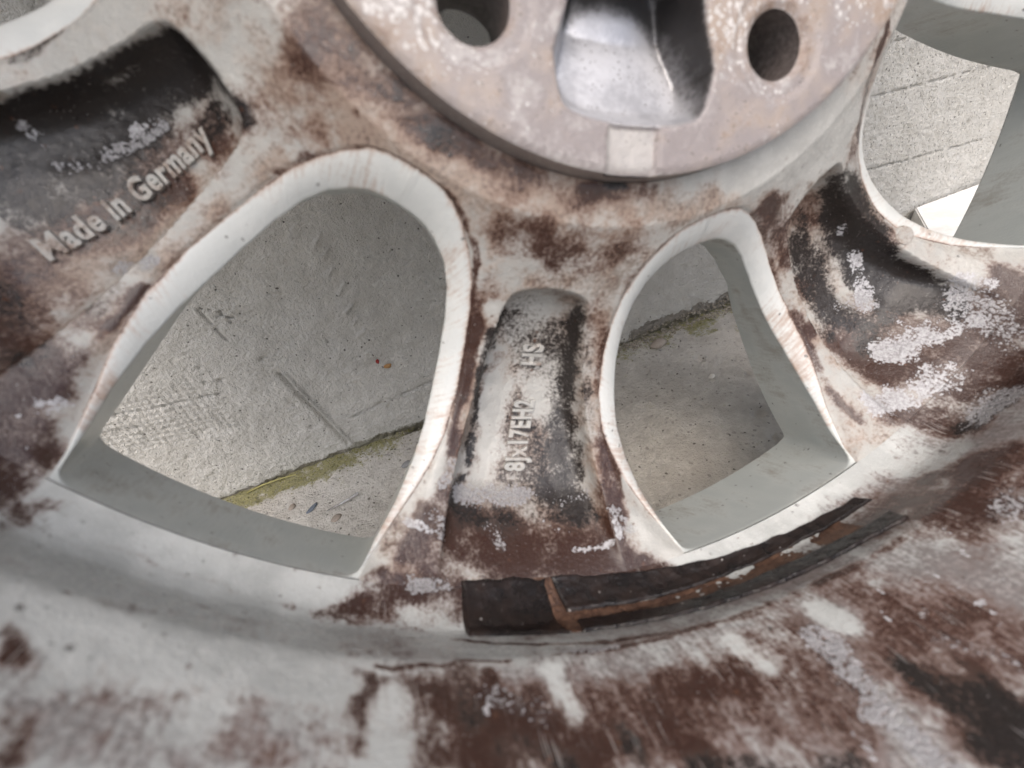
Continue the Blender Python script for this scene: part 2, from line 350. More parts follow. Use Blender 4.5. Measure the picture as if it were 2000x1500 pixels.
# ---------------------------------------------------------------- stains and painted pocket shade traced on the wheel (wheel frame, mm)
BLOBS = [
 ('F',10.7,0.55,[(-60.3,-55.1,-9.2),(-48.1,-65.5,-8.8)]),
 ('F',7.9,0.5,[(-33.9,-75.9,-10.4),(-17.2,-79.6,-9.0),(-1.8,-79.3,-7.6)]),
 ('F',6.5,0.3,[(-19.9,-95.5,-20.6),(-24.6,-100.7,-23.8)]),
 ('F',8.5,0.45,[(1.3,-104.6,-31.1),(4.9,-95.6,-19.5)]),
 ('F',7.7,0.5,[(10.3,-116.6,-28.2),(12.4,-148.2,-25.5)]),
 ('F',3.5,0.5,[(-24.3,-103.5,-24.9),(-32.9,-138.0,-27.6)]),
 ('F',7.9,0.35,[(84.3,-74.8,-38.7),(104.1,-80.9,-39.5)]),
 ('F',6.4,0.5,[(96.5,-89.6,-41.3),(103.3,-111.1,-36.2)]),
 ('F',10.7,0.5,[(-123.0,-90.8,-35.7),(-102.8,-74.1,-41.2)]),
 ('F',4.8,0.4,[(-92.7,-68.4,-39.2),(-83.1,-62.2,-34.9)]),
 ('F',9.3,0.6,[(-26.2,-162.0,-25.9),(2.3,-165.1,-23.9)]),
 ('F',8.7,0.5,[(111.5,-139.8,0.2),(109.0,-132.2,16.7)]),
 ('F',8.1,0.6,[(88.9,-151.7,8.2),(95.4,-139.8,25.5)]),
 ('F',10.5,0.7,[(1.3,-169.5,40.7),(14.0,-169.4,49.5)]),
 ('F',9.8,0.8,[(61.8,-157.3,30.2),(65.0,-156.6,41.9)]),
 ('F',5.7,0.6,[(18.2,-168.3,36.6),(24.3,-167.9,44.1)]),
 ('F',5.7,0.6,[(-7.3,-168.9,29.5),(-3.1,-169.5,39.6)]),
 ('F',7.2,0.5,[(45.6,-162.9,32.3),(48.7,-162.6,44.4)]),
 ('F',5.9,0.5,[(-54.2,-166.5,9.4),(-43.4,-163.5,26.2)]),
 ('F',2.5,0.6,[(-98.7,-137.2,30.0),(-92.7,-141.8,38.1)]),
 ('F',4.6,0.35,[(-86.6,-145.6,37.7),(-71.0,-153.7,36.5)]),
 ('F',7.6,0.5,[(76.9,-161.6,-1.5),(89.7,-153.9,3.9)]),
 ('F',6.5,0.6,[(-129.6,-95.1,-30.3),(-124.7,-103.7,-27.9)]),
 ('F',4.8,0.4,[(-61.1,-167.6,-2.9),(-49.8,-171.3,-2.8)]),
 ('F',4.6,0.5,[(-51.6,-165.3,-10.5),(-43.7,-163.1,-13.9)]),
 ('F',5.1,0.4,[(-21.9,-175.2,6.6),(24.1,-171.8,12.3),(69.4,-158.6,13.0)]),
 ('B',1.0,0.9,[(-54.5,-61.6,-9.7)]),
 ('B',4.3,0.4,[(-50.6,-51.4,-1.7),(-38.1,-64.1,-7.6)]),
 ('B',3.7,0.5,[(-38.1,-64.1,-7.6),(-23.4,-69.9,-7.6),(-5.8,-75.1,-7.6)]),
 ('B',4.7,0.5,[(-23.1,-77.8,-8.7),(-10.0,-88.1,-14.8)]),
 ('B',2.3,0.7,[(-10.1,-89.9,-16.1)]),
 ('B',2.5,0.6,[(-5.8,-73.6,-7.6),(8.1,-73.7,-7.6)]),
 ('B',1.0,0.75,[(-72.0,-72.0,-22.9),(-64.9,-68.7,-18.8),(-54.2,-67.5,-13.2),(-46.3,-69.4,-10.7),(-39.2,-73.3,-10.5),(-33.0,-80.7,-13.7),(-29.3,-90.5,-19.2),(-28.5,-99.4,-23.6)]),
 ('B',2.8,0.95,[(-28.2,-99.4,-23.6),(-30.1,-114.8,-28.5),(-32.3,-125.0,-29.4)]),
 ('B',1.4,0.8,[(-33.2,-127.9,-29.2),(-36.0,-140.4,-26.8)]),
 ('B',2.2,0.55,[(-23.5,-106.3,-25.9)]),
 ('B',2.2,0.6,[(-20.5,-117.3,-39.6),(-24.5,-126.7,-40.0)]),
 ('B',1.6,0.7,[(11.8,-101.3,-23.0),(13.0,-93.0,-18.4),(21.9,-82.9,-12.6)]),
 ('B',4.4,0.75,[(47.8,-77.4,-16.5),(65.1,-82.6,-24.4)]),
 ('B',3.1,0.85,[(70.2,-86.9,-26.8),(93.1,-96.7,-41.0),(86.2,-109.7,-28.2)]),
 ('B',4.1,0.6,[(93.4,-73.0,-37.6),(81.3,-70.3,-36.7)]),
 ('B',1.8,0.6,[(8.4,-107.1,-25.4),(10.0,-126.2,-29.4)]),
 ('B',3.1,0.95,[(14.2,-131.4,-29.2),(12.1,-148.2,-25.5),(12.3,-161.8,-18.5)]),
 ('B',1.9,0.8,[(16.1,-145.5,-26.3),(15.1,-156.8,-21.3)]),
 ('B',1.2,1,[(72.3,-33.6,-7.6),(69.8,-43.0,-9.5),(77.7,-49.3,-17.2),(87.3,-54.8,-23.5),(99.2,-63.2,-28.3),(109.1,-73.4,-29.3)]),
 ('B',3.7,0.5,[(103.1,-73.6,-29.4),(112.5,-81.5,-28.3)]),
 ('B',3.9,0.5,[(84.2,-57.8,-23.1),(97.3,-64.8,-28.2)]),
 ('B',4.0,0.9,[(-43.5,-154.4,-19.7),(-48.8,-161.0,-14.4)]),
 ('B',6.6,1,[(-34.7,-163.9,-20.1),(-14.5,-168.8,-17.4),(6.0,-171.9,-13.1)]),
 ('B',3.8,0.7,[(-53.0,-166.8,-8.9),(-39.5,-171.7,-7.0)]),
 ('B',3.7,0.8,[(8.4,-172.9,-11.4),(20.9,-175.0,-7.0)]),
 ('B',1.8,0.7,[(-56.5,-163.2,-10.9),(-61.2,-163.9,-9.0)]),
 ('B',1.4,0.8,[(-39.1,-171.6,7.7),(-17.9,-170.8,16.0),(10.5,-169.2,20.7),(37.9,-165.3,20.5),(67.0,-155.7,20.6)]),
 ('B',0.8,0.9,[(-54.7,-160.4,21.9),(-34.7,-166.0,20.4),(-19.7,-168.5,20.4),(4.7,-169.4,21.6)]),
 ('B',5.4,1,[(-119.7,-122.8,-11.9),(-120.5,-128.3,-7.5)]),
 ('B',5.6,1,[(-123.7,-112.2,-15.4),(-118.0,-112.6,-18.0)]),
 ('B',4.3,0.5,[(-124.7,-103.7,-27.9),(-128.9,-99.3,-27.9)]),
 ('B',1.7,1,[(-103.1,-95.2,-28.0),(-110.1,-104.8,-24.1),(-116.6,-113.2,-18.4)]),
 ('B',1.9,0.6,[(-120.4,-130.8,-4.1),(-117.5,-135.0,-1.7)]),
 ('B',0.7,0.6,[(-113.6,-135.9,-5.2),(-103.0,-145.6,-2.9),(-82.3,-158.6,-2.4),(-61.0,-168.1,0.5)]),
 ('B',8.3,1,[(132.3,-112.3,-11.2),(144.2,-97.7,-9.7)]),
 ('B',8.0,0.9,[(120.2,-125.3,-11.0),(126.9,-125.8,2.4)]),
 ('B',6.4,0.8,[(106.0,-135.2,-13.1),(115.6,-135.8,3.4)]),
 ('B',1.7,0.85,[(86.0,-116.3,-26.8),(89.6,-130.9,-20.7),(95.6,-138.3,-14.5)]),
 ('B',7.2,0.9,[(105.4,-114.6,-34.3),(113.1,-123.5,-20.6)]),
 ('B',5.5,0.8,[(94.9,-147.0,9.7),(101.8,-135.5,21.2)]),
 ('B',4.0,0.6,[(84.4,-154.4,7.8),(82.6,-147.7,25.4)]),
 ('B',3.9,0.7,[(135.1,-117.2,-0.2)]),
 ('B',5.5,0.95,[(-41.8,-163.9,27.4),(-34.8,-165.7,36.2),(-39.1,-165.0,40.5)]),
 ('B',5.0,0.85,[(-26.8,-167.3,38.7),(-23.5,-167.9,41.6)]),
 ('B',2.3,0.7,[(-47.9,-162.3,26.3)]),
 ('B',1.9,0.8,[(-35.6,-165.5,24.2)]),
 ('B',4.0,0.75,[(-1.4,-169.1,32.5),(12.3,-168.8,34.1)]),
 ('B',3.9,0.85,[(-5.1,-169.5,40.9),(-3.7,-169.7,44.6)]),
 ('B',6.8,1,[(44.9,-164.0,51.0),(41.0,-165.5,59.6)]),
 ('B',1.0,0.6,[(-57.0,-159.4,25.6),(-57.0,-159.6,38.5)]),
 ('B',1.4,0.5,[(-50.8,-161.4,33.9)]),
 ('B',1.6,0.9,[(-100.0,-136.3,29.3),(-96.9,-138.6,32.9)]),
 ('B',1.9,0.9,[(-94.0,-141.0,39.6),(-91.7,-142.7,42.9)]),
 ('B',1.1,0.5,[(-86.2,-145.9,38.6)]),
 ('B',1.1,0.5,[(-47.3,-162.7,38.6),(-35.8,-165.7,40.1)]),
 ('B',2.9,0.5,[(30.8,-166.8,42.5),(31.0,-166.5,38.2)]),
 ('B',3.6,0.6,[(12.0,-169.1,40.8),(11.5,-169.5,47.9)]),
 ('B',1.0,0.7,[(19.7,-168.0,32.5),(19.3,-168.4,40.3)]),
 ('B',1.4,0.7,[(-98.7,-136.3,-14.4),(-117.5,-133.9,-3.3)]),
 ('B',2.8,0.5,[(-82.5,-70.5,-25.8),(-79.8,-60.8,-31.2)]),
 ('B',1.9,0.7,[(-69.3,-164.9,-0.1),(-61.2,-166.7,-4.4),(-56.5,-165.0,-9.4)]),
 ('D',2.5,0.7,[(1.5,-103.0,-28.8),(1.8,-117.7,-36.2),(2.1,-135.0,-39.1)]),
 ('D',3.6,0.7,[(1.9,-138.5,-39.1),(-0.2,-159.7,-31.1)]),
 ('D',4.1,0.7,[(2.0,-164.1,-25.4)]),
 ('D',1.5,0.75,[(-23.0,-106.3,-25.9),(-25.2,-113.5,-28.1)]),
 ('D',1.6,0.8,[(-23.9,-120.0,-38.4),(-26.3,-133.0,-39.7),(-29.4,-145.0,-36.8)]),
 ('D',2.1,0.6,[(-32.4,-151.7,-33.4),(-36.4,-156.4,-27.3)]),
 ('D',3.3,0.35,[(-34.1,-161.4,-24.0),(6.3,-166.0,-21.5)]),
 ('D',6.3,1,[(89.8,-67.8,-29.9),(107.9,-82.6,-38.6),(115.5,-93.2,-37.0)]),
 ('D',5.7,1,[(115.5,-94.1,-36.9),(128.8,-100.9,-26.2),(132.9,-103.1,-19.1)]),
 ('D',5.5,0.75,[(103.0,-103.9,-38.3),(110.8,-111.0,-33.7)]),
 ('D',4.0,0.5,[(97.0,-82.7,-40.9),(101.2,-96.8,-40.1)]),
 ('D',4.9,1,[(-85.2,-49.5,-28.2),(-102.3,-54.4,-38.2),(-118.4,-59.7,-38.4),(-127.7,-64.1,-37.6)]),
 ('D',3.2,0.85,[(-81.3,-53.6,-26.2),(-76.9,-60.6,-20.8)]),
 ('D',4.5,0.9,[(-105.5,-61.2,-40.5),(-122.3,-66.8,-39.6),(-129.1,-70.6,-37.6)]),
 ('D',2.9,0.6,[(-96.1,-57.9,-38.6),(-111.5,-65.7,-41.2)]),
 ('D',2.1,0.6,[(-95.9,-60.9,-39.4)]),
 ('D',1.6,0.7,[(-1.5,-72.6,-7.6),(2.2,-72.9,-7.6)]),
 ('D',4.5,0.8,[(121.5,-129.5,4.9),(115.6,-135.8,3.4)]),
 ('D',5.8,0.85,[(44.2,-164.4,54.4),(40.3,-165.7,60.0)]),
 ('D',2.5,0.6,[(-7.2,-169.6,45.4),(17.2,-169.2,51.3)]),
 ('D',1.9,0.6,[(41.4,-164.5,41.8),(39.9,-165.3,50.5)]),
 ('D',2.7,0.5,[(-41.3,-164.2,24.0),(-40.0,-164.3,32.4)]),
 ('D',1.7,0.5,[(-15.2,-168.7,38.0),(-14.3,-169.1,43.1)]),
 ('D',0.9,0.6,[(-48.2,-53.7,-3.1)]),
 ('D',3.0,0.4,[(-36.2,-66.8,-7.6),(-52.8,-53.2,-7.6)]),
 ('D',3.6,0.6,[(-126.3,-109.0,-20.6),(-120.2,-107.9,-19.0)]),
 ('D',3.3,0.5,[(-129.6,-95.1,-30.3),(-125.8,-103.5,-27.0)]),
 ('D',2.2,0.5,[(-111.5,-99.4,-25.2),(-107.9,-95.2,-27.1)]),
 ('D',1.6,0.6,[(-109.2,-46.2,-28.5),(-117.3,-51.5,-29.4)]),
 ('C',3.4,1,[(-32.9,-156.1,-30.7),(-13.7,-159.4,-31.2)]),
 ('C',2.0,0.8,[(-36.2,-143.7,-25.6),(-38.1,-149.3,-23.1)]),
 ('C',2.2,0.7,[(-41.5,-154.8,-19.8),(-39.9,-159.6,-17.1)]),
 ('C',2.0,0.95,[(-48.7,-167.4,-9.5),(-40.4,-170.0,-9.5)]),
 ('C',5.6,0.75,[(135.9,-101.3,-16.9),(138.3,-110.2,-5.8)]),
 ('C',5.8,0.95,[(124.1,-127.5,4.2),(119.0,-132.9,3.4)]),
 ('C',3.4,0.95,[(33.2,-165.8,31.6),(32.3,-166.5,43.2),(29.3,-167.7,55.6)]),
 ('C',2.3,0.95,[(-110.5,-90.7,-38.2),(-102.0,-89.2,-28.9)]),
 ('C',2.2,0.6,[(-3.1,-162.8,-27.7),(7.2,-159.0,-27.9)]),
 ('C',3.4,0.7,[(134.0,-96.4,-21.1),(137.6,-102.7,-13.5)]),
 ('C',3.6,0.7,[(84.1,-146.6,30.1),(90.3,-142.9,28.8)]),
 ('C',1.6,0.8,[(-96.7,-59.9,-39.3),(-111.8,-66.8,-41.3),(-119.6,-69.6,-40.4)]),
 ('C',2.7,0.5,[(-36.3,-165.2,27.6),(-29.4,-166.6,33.2)]),
 ('C',2.1,0.8,[(11.5,-161.7,-18.6),(13.6,-165.6,-15.9)]),
 ('C',1.9,0.5,[(50.6,-161.9,43.1),(56.2,-160.4,49.8)]),
 ('C',3.7,0.6,[(106.7,-102.1,-37.8),(116.7,-103.9,-34.1)]),
 ('C',1.8,0.6,[(-26.0,-163.8,-23.2),(-24.7,-166.5,-19.2)]),
 ('K',5.9,0.8,[(133.2,-106.2,-15.8),(123.5,-111.8,-22.0),(116.4,-117.1,-24.2)]),
 ('K',4.3,0.8,[(124.2,-122.7,-9.8),(113.9,-130.2,-11.9),(101.6,-132.9,-15.2)]),
 ('K',2.1,0.8,[(101.5,-77.7,-38.0)]),
 ('K',2.9,0.7,[(110.4,-86.1,-39.0),(115.1,-103.9,-34.7)]),
 ('K',3.0,0.8,[(133.2,-93.0,-18.4),(138.6,-96.2,-14.1)]),
 ('K',1.4,0.75,[(-9.4,-165.3,-23.7),(-4.8,-167.3,-20.7)]),
 ('K',0.9,0.75,[(-2.6,-170.0,-16.5),(8.5,-169.9,-15.1)]),
 ('K',1.4,0.75,[(10.3,-162.9,-17.9),(10.7,-167.1,-15.0)]),
 ('K',1.4,0.7,[(-49.6,-154.5,-18.6),(-43.1,-157.9,-17.6)]),
 ('K',2.1,0.7,[(-117.7,-117.8,-15.7),(-113.6,-117.6,-17.7)]),
 ('K',1.0,0.9,[(-115.3,-109.4,-20.5),(-113.9,-108.6,-21.4)]),
 ('K',1.2,0.7,[(-119.4,-125.5,-10.5),(-121.3,-118.9,-13.2)]),
 ('K',2.0,0.6,[(84.0,-119.6,-26.4),(86.0,-129.4,-22.5)]),
 ('K',1.6,0.6,[(-99.7,-59.0,-39.5),(-104.5,-61.2,-40.5)]),
 ('K',1.6,0.5,[(-122.5,-62.0,-38.6),(-120.9,-63.5,-39.8)]),
 ('W',5.9,0.9,[(-112.8,-134.3,8.9),(-98.5,-149.3,-2.0),(-71.5,-164.1,-1.3)]),
 ('W',4.6,0.8,[(-100.2,-136.5,23.8),(-86.9,-145.3,24.1),(-68.0,-155.0,25.0)]),
 ('W',2.0,0.9,[(-53.0,-160.5,28.6),(-52.0,-161.1,34.7)]),
 ('W',2.1,0.95,[(-23.2,-167.7,25.3),(-23.9,-167.5,33.9)]),
 ('W',2.5,0.7,[(16.8,-168.3,27.4),(17.9,-168.2,33.1)]),
 ('W',2.7,0.7,[(37.7,-165.0,26.1),(38.6,-164.6,31.4)]),
 ('W',3.7,0.8,[(-41.1,-172.9,-4.2),(-47.4,-172.0,-2.9)]),
 ('W',2.7,0.8,[(-40.5,-174.2,0.6),(-38.3,-174.5,2.4)]),
 ('W',2.8,0.9,[(17.2,-164.7,-16.3),(27.9,-173.7,-7.5),(57.7,-165.9,-8.0),(84.4,-154.4,-7.4)]),
 ('W',1.5,0.8,[(-114.3,-132.0,-9.3),(-100.1,-144.5,-7.7),(-65.7,-163.3,-7.4)]),
 ('W',7.4,0.7,[(14.4,-70.3,0.0),(62.5,-61.2,-13.9)]),
 ('W',5.2,0.6,[(38.1,-67.5,-7.6),(73.3,-52.5,-15.9)]),
 ('W',4.7,0.5,[(-73.8,-52.9,-16.3),(-68.2,-47.3,-10.4)]),
 ('W',2.5,0.7,[(-23.2,-100.7,-23.6),(-26.6,-114.9,-28.4)]),
 ('W',6.3,0.5,[(-17.0,-109.4,-37.7),(-21.7,-143.2,-38.8)]),
 ('W',1.7,0.8,[(-37.2,-137.5,-27.5),(-42.4,-149.9,-22.3)]),
 ('W',6.3,0.5,[(-13.3,-101.7,-34.3),(-4.3,-135.0,-40.7)]),
 ('W',1.5,0.8,[(-120.6,-58.4,-33.8),(-103.7,-51.4,-30.7)]),
 ('W',4.2,0.6,[(-77.4,-150.5,34.6),(-83.7,-146.9,32.2)]),
 ('W',2.0,0.8,[(-113.4,-133.9,-8.5),(-118.1,-129.9,-8.2)]),
 ('F',8.8,0.6,[(-70.7,-49.0,-12.8),(-59.2,-60.2,-11.5),(-53.8,-63.6,-10.6)]),
 ('F',8.3,0.6,[(-49.2,-53.7,-7.6),(-34.2,-68.6,-7.6),(-17.7,-75.6,-7.6)]),
 ('F',5.8,0.6,[(-17.7,-75.6,-7.6),(7.1,-76.8,-7.6),(24.6,-75.0,-7.6)]),
 ('F',5.8,0.6,[(-27.0,-103.4,-25.2),(-29.1,-140.4,-37.8)]),
 ('F',4.4,0.7,[(7.6,-104.1,-24.1),(10.6,-161.7,-18.7)]),
 ('F',4.5,0.6,[(-69.5,-70.6,-21.5),(-84.8,-81.8,-28.4),(-97.6,-91.9,-29.1)]),
 ('F',3.3,0.6,[(-105.7,-99.6,-26.7),(-111.7,-109.9,-21.8)]),
 ('F',7.1,0.7,[(-103.1,-76.5,-41.0),(-121.4,-90.8,-36.3)]),
 ('F',10.2,0.6,[(83.3,-73.3,-38.1),(96.7,-73.2,-34.7)]),
 ('B',6.7,0.35,[(-57.8,-49.7,-7.6),(-44.0,-61.9,-7.6)]),
 ('B',4.7,0.35,[(-73.4,-59.1,-18.6),(-64.4,-66.3,-17.4)]),
 ('B',2.9,0.5,[(-80.0,-79.6,-27.2),(-95.5,-90.8,-29.3)]),
 ('B',3.5,0.45,[(-26.8,-81.7,-12.8),(-15.2,-82.6,-11.2)]),
 ('B',4.8,0.35,[(-5.2,-80.4,-8.3),(9.5,-83.3,-11.0)]),
 ('B',2.5,0.6,[(-32.3,-106.1,-26.6),(-33.7,-123.5,-29.4)]),
 ('B',4.1,0.6,[(49.5,-74.3,-15.2),(89.9,-76.2,-39.7)]),
 ('B',2.4,0.7,[(80.2,-106.2,-29.2),(87.1,-122.9,-24.7)]),
 ('B',6.0,0.5,[(-113.8,-81.5,-40.1),(-98.9,-70.6,-40.7)]),
 ('B',3.4,0.5,[(-87.3,-65.2,-37.1),(-77.1,-61.4,-21.2)]),
 ('B',6.8,0.55,[(-127.4,-93.0,-33.1),(-119.6,-99.8,-33.3)]),
 ('B',6.2,0.9,[(-126.7,-108.0,-21.4),(-119.4,-110.9,-18.1)]),
 ('B',6.2,0.7,[(-2.0,-163.9,-26.1),(6.8,-167.9,-18.7)]),
 ('B',6.0,0.5,[(-33.8,-160.6,-25.3),(-18.8,-164.0,-24.4)]),
 ('B',5.7,0.8,[(-27.1,-168.9,-14.8),(-1.0,-173.1,-11.7)]),
 ('B',4.0,0.8,[(-43.8,-164.1,-13.2),(-38.9,-169.3,-10.7)]),
 ('B',4.4,0.6,[(-61.1,-167.0,-3.9),(-54.2,-167.2,-7.8)]),
 ('B',8.4,0.5,[(79.9,-158.6,4.9),(93.3,-143.0,18.1)]),
 ('B',7.4,0.45,[(78.8,-149.9,22.9),(91.6,-142.2,28.0)]),
 ('B',6.3,0.35,[(8.7,-168.8,31.3),(28.7,-166.6,31.0)]),
 ('B',7.4,0.45,[(-15.2,-168.5,34.3),(-3.7,-169.3,37.6)]),
 ('B',5.2,0.5,[(-29.4,-166.6,33.2),(-26.2,-167.3,37.1)]),
 ('B',5.6,0.45,[(21.3,-168.5,46.8),(20.9,-168.1,38.7)]),
 ('B',3.4,0.3,[(-93.2,-141.2,33.6),(-71.7,-153.3,33.7)]),
 ('B',3.0,0.35,[(-65.6,-155.8,31.4),(-59.5,-158.5,36.4)]),
 ('B',2.0,0.4,[(-75.1,-151.8,38.3),(-66.9,-155.7,38.8)]),
 ('B',1.7,0.6,[(-55.5,-159.9,25.5),(-58.3,-158.7,32.4)]),
 ('B',2.4,0.6,[(-45.9,-162.8,32.2),(-48.8,-162.3,39.2)]),
 ('B',2.2,0.5,[(-67.1,-165.7,1.1),(-75.5,-162.3,-1.8)]),
 ('B',8.2,0.55,[(55.2,-160.0,35.1),(59.7,-159.0,46.1)]),
 ('B',5.4,0.5,[(47.7,-162.2,30.5),(46.1,-163.0,38.1)]),
 ('B',3.6,0.4,[(4.3,-169.4,39.6),(6.9,-169.6,44.0)]),
 ('D',5.4,0.55,[(0.9,-107.9,-33.8),(2.1,-135.0,-39.1),(-1.0,-159.7,-31.3)]),
 ('D',2.9,0.7,[(5.7,-147.4,-33.7),(3.8,-162.1,-27.8)]),
 ('D',2.1,0.7,[(-24.1,-107.7,-26.4),(-29.6,-147.9,-35.7)]),
 ('D',4.8,0.55,[(-6.8,-159.2,-31.8),(2.8,-164.1,-25.3)]),
 ('D',5.4,0.5,[(44.9,-163.9,47.9),(47.1,-163.6,53.9)]),
 ('D',3.2,0.5,[(-35.4,-165.7,38.6),(-27.6,-167.3,41.0)]),
 ('D',3.0,0.5,[(-125.7,-83.2,-36.6),(-116.0,-69.3,-40.9)]),
 ('D',3.5,0.6,[(-83.0,-57.4,-33.1),(-88.9,-60.9,-37.2)]),
 ('D',1.7,0.5,[(-108.4,-76.6,-41.2),(-98.6,-68.4,-40.7)]),
 ('D',1.2,0.5,[(-113.7,-80.3,-40.2),(-121.2,-86.3,-37.4)]),
 ('D',7.1,0.8,[(100.0,-74.8,-33.6),(120.3,-96.7,-34.6)]),
 ('D',5.4,0.7,[(87.5,-81.2,-40.7),(97.2,-96.8,-40.6),(102.4,-111.1,-36.5)]),
 ('D',4.7,0.6,[(122.1,-103.7,-31.0),(111.2,-117.7,-29.0)]),
 ('K',0.3,1,[(52.2,-161.1,24.4),(51.6,-161.4,37.8),(54.5,-160.3,36.8)]),
 ('K',0.3,1,[(65.8,-156.4,20.4),(62.9,-157.1,34.4)]),
 ('K',0.3,1,[(58.3,-158.7,31.8),(62.9,-157.2,36.2),(69.1,-154.7,38.3)]),
 ('K',0.3,0.9,[(30.7,-166.2,29.0),(27.7,-167.1,36.8)]),
 ('K',0.2,0.9,[(22.8,-168.2,45.4),(20.9,-168.8,52.5)]),
 ('K',0.2,0.9,[(64.7,-156.4,34.1),(61.5,-158.4,47.3)]),
 ('K',0.3,0.9,[(48.2,-162.1,32.3),(47.1,-162.6,35.3)]),
 ('K',0.2,0.9,[(27.7,-167.0,35.6),(15.1,-168.8,39.9)]),
 ('K',0.2,0.9,[(8.0,-169.6,45.1),(14.8,-169.3,49.7)]),
 ('K',0.1,0.8,[(-95.1,-140.1,36.7),(-93.5,-141.1,34.8)]),
 ('K',0.3,0.9,[(61.9,-157.8,39.7),(70.8,-153.9,39.0)]),
 ('K',0.3,0.9,[(75.1,-151.8,23.5),(71.6,-153.2,33.0)]),
 ('K',0.2,0.9,[(-33.2,-166.4,20.3),(-37.4,-164.9,32.6)]),
 ('K',0.2,0.9,[(-20.6,-167.8,28.1),(-25.3,-167.6,40.5)]),
 ('B',9.5,0.45,[(-45.9,-162.8,32.2),(-27.9,-167.0,36.9),(-3.6,-169.5,40.4)]),
 ('B',10.6,0.5,[(24.2,-167.5,35.4),(45.2,-163.5,42.5),(49.0,-162.9,52.1)]),
 ('B',10.2,0.55,[(74.5,-155.1,15.1),(87.9,-144.5,27.6)]),
 ('B',11.6,0.7,[(115.8,-120.2,-21.5),(133.6,-109.2,-12.6),(135.1,-117.2,-0.2)]),
 ('B',10.8,0.6,[(115.0,-110.9,-31.5),(126.6,-106.8,-23.5)]),
 ('B',6.5,0.7,[(141.9,-96.2,-11.9),(141.7,-105.5,-6.1)]),
 ('B',8.9,0.7,[(-34.5,-163.1,-21.4),(4.3,-169.7,-16.6)]),
 ('B',5.8,0.6,[(-27.3,-169.3,-14.2),(15.2,-174.7,-8.6)]),
 ('B',5.5,0.5,[(-38.7,-155.3,-19.9),(-42.3,-163.4,-14.0)]),
 ('B',4.7,0.55,[(13.1,-140.7,-27.8),(10.3,-162.9,-17.9)]),
 ('B',3.1,0.5,[(-34.3,-136.4,-27.9),(-38.3,-150.5,-22.5)]),
 ('F',12.5,0.6,[(-33.9,-165.7,32.8),(-6.5,-169.2,36.9)]),
 ('F',14.3,0.6,[(36.5,-165.2,34.5),(54.9,-160.6,44.4)]),
 ('F',4.6,0.5,[(-91.4,-142.7,38.9),(-64.9,-156.4,35.9)]),
 ('B',4.7,0.4,[(-103.4,-65.3,-41.1),(-88.6,-59.9,-36.9)]),
 ('D',4.6,0.6,[(-101.2,-65.2,-40.8),(-117.3,-72.7,-40.5),(-129.8,-78.1,-36.3)]),
 ('B',5.9,0.6,[(-124.3,-86.4,-36.3),(-113.7,-80.3,-40.2),(-99.1,-71.8,-40.7)]),
 ('B',5.6,0.4,[(-60.1,-54.4,-8.7),(-64.6,-48.6,-8.5)]),
 ('B',4.8,0.5,[(-21.7,-84.8,-14.0),(-6.9,-85.8,-12.8)]),
 ('B',3.8,0.45,[(-1.3,-90.4,-16.1),(4.7,-88.0,-14.4)]),
 ('B',3.4,0.45,[(-25.1,-95.5,-21.3),(-18.0,-101.5,-33.4)]),
 ('C',2.3,0.8,[(28.2,-167.5,46.6),(28.1,-167.8,51.9)]),
 ('C',2.4,0.7,[(-24.4,-173.7,-8.6),(-29.6,-172.0,-9.8)]),
 ('C',1.3,0.8,[(-21.7,-168.5,19.8),(-8.0,-169.5,20.3)]),
 ('D',2.7,1,[(-125.3,-60.7,-35.0),(-115.3,-56.4,-34.1),(-103.7,-51.4,-30.7),(-94.2,-47.5,-28.8),(-86.2,-47.5,-25.6)]),  # dirt and painted shade on the upper pocket walls, also the next two
 ('D',3.8,0.9,[(84.7,-64.2,-26.3),(90.9,-68.2,-27.4)]),
 ('D',3.9,0.95,[(108.4,-79.6,-32.3),(122.3,-89.6,-32.1),(133.3,-99.8,-21.5)]),
 ('D',3.0,0.5,[(1.7,-101.3,-25.0),(3.7,-116.3,-28.1),(6.6,-142.0,-28.3)]),
 ('D',1.8,0.6,[(-18.6,-103.0,-34.2),(-21.6,-113.8,-37.8)]),
 ('D',7.7,0.35,[(-14.8,-101.7,-34.4),(-6.5,-118.0,-40.2)]),
 ('D',6.5,0.3,[(-14.5,-134.3,-40.9),(-8.8,-150.6,-36.6)]),
 ('D',4.6,0.5,[(84.3,-74.8,-38.7),(94.3,-89.7,-41.3)]),
 ('D',4.6,0.5,[(-33.6,-159.7,-26.6),(6.3,-163.0,-25.5)]),
 ('B',3.8,0.5,[(3.6,-101.1,-22.6),(10.3,-116.6,-28.2)]),
 ('B',3.3,0.6,[(62.4,-90.0,-26.1),(80.5,-109.6,-28.8)]),
 ('F',9.5,0.6,[(-13.7,-109.5,-38.1),(-8.8,-150.6,-36.6)]),
 ('B',3.6,0.5,[(-52.8,-53.2,-7.6),(-44.0,-61.0,-7.6),(-34.1,-67.1,-7.6)]),
 ('B',3.2,0.45,[(-29.9,-68.3,-7.6),(-16.6,-72.5,-7.6)]),
 ('B',4.0,0.4,[(-66.0,-54.4,-12.4),(-59.7,-63.2,-13.5)]),
 ('B',4.9,0.8,[(-121.8,-119.7,-12.5),(-118.6,-127.4,-9.8)]),
 ('B',4.2,0.6,[(-128.0,-103.3,-25.0),(-118.2,-107.1,-20.2)]),
 ('B',3.3,0.5,[(-113.9,-101.4,-23.9),(-107.9,-95.2,-27.1)]),
 ('B',5.0,0.5,[(-54.4,-169.0,-4.6),(-42.4,-172.6,-4.1)]),
 ('B',4.7,0.6,[(-24.5,-176.8,-2.7),(-37.1,-173.2,-5.3)]),
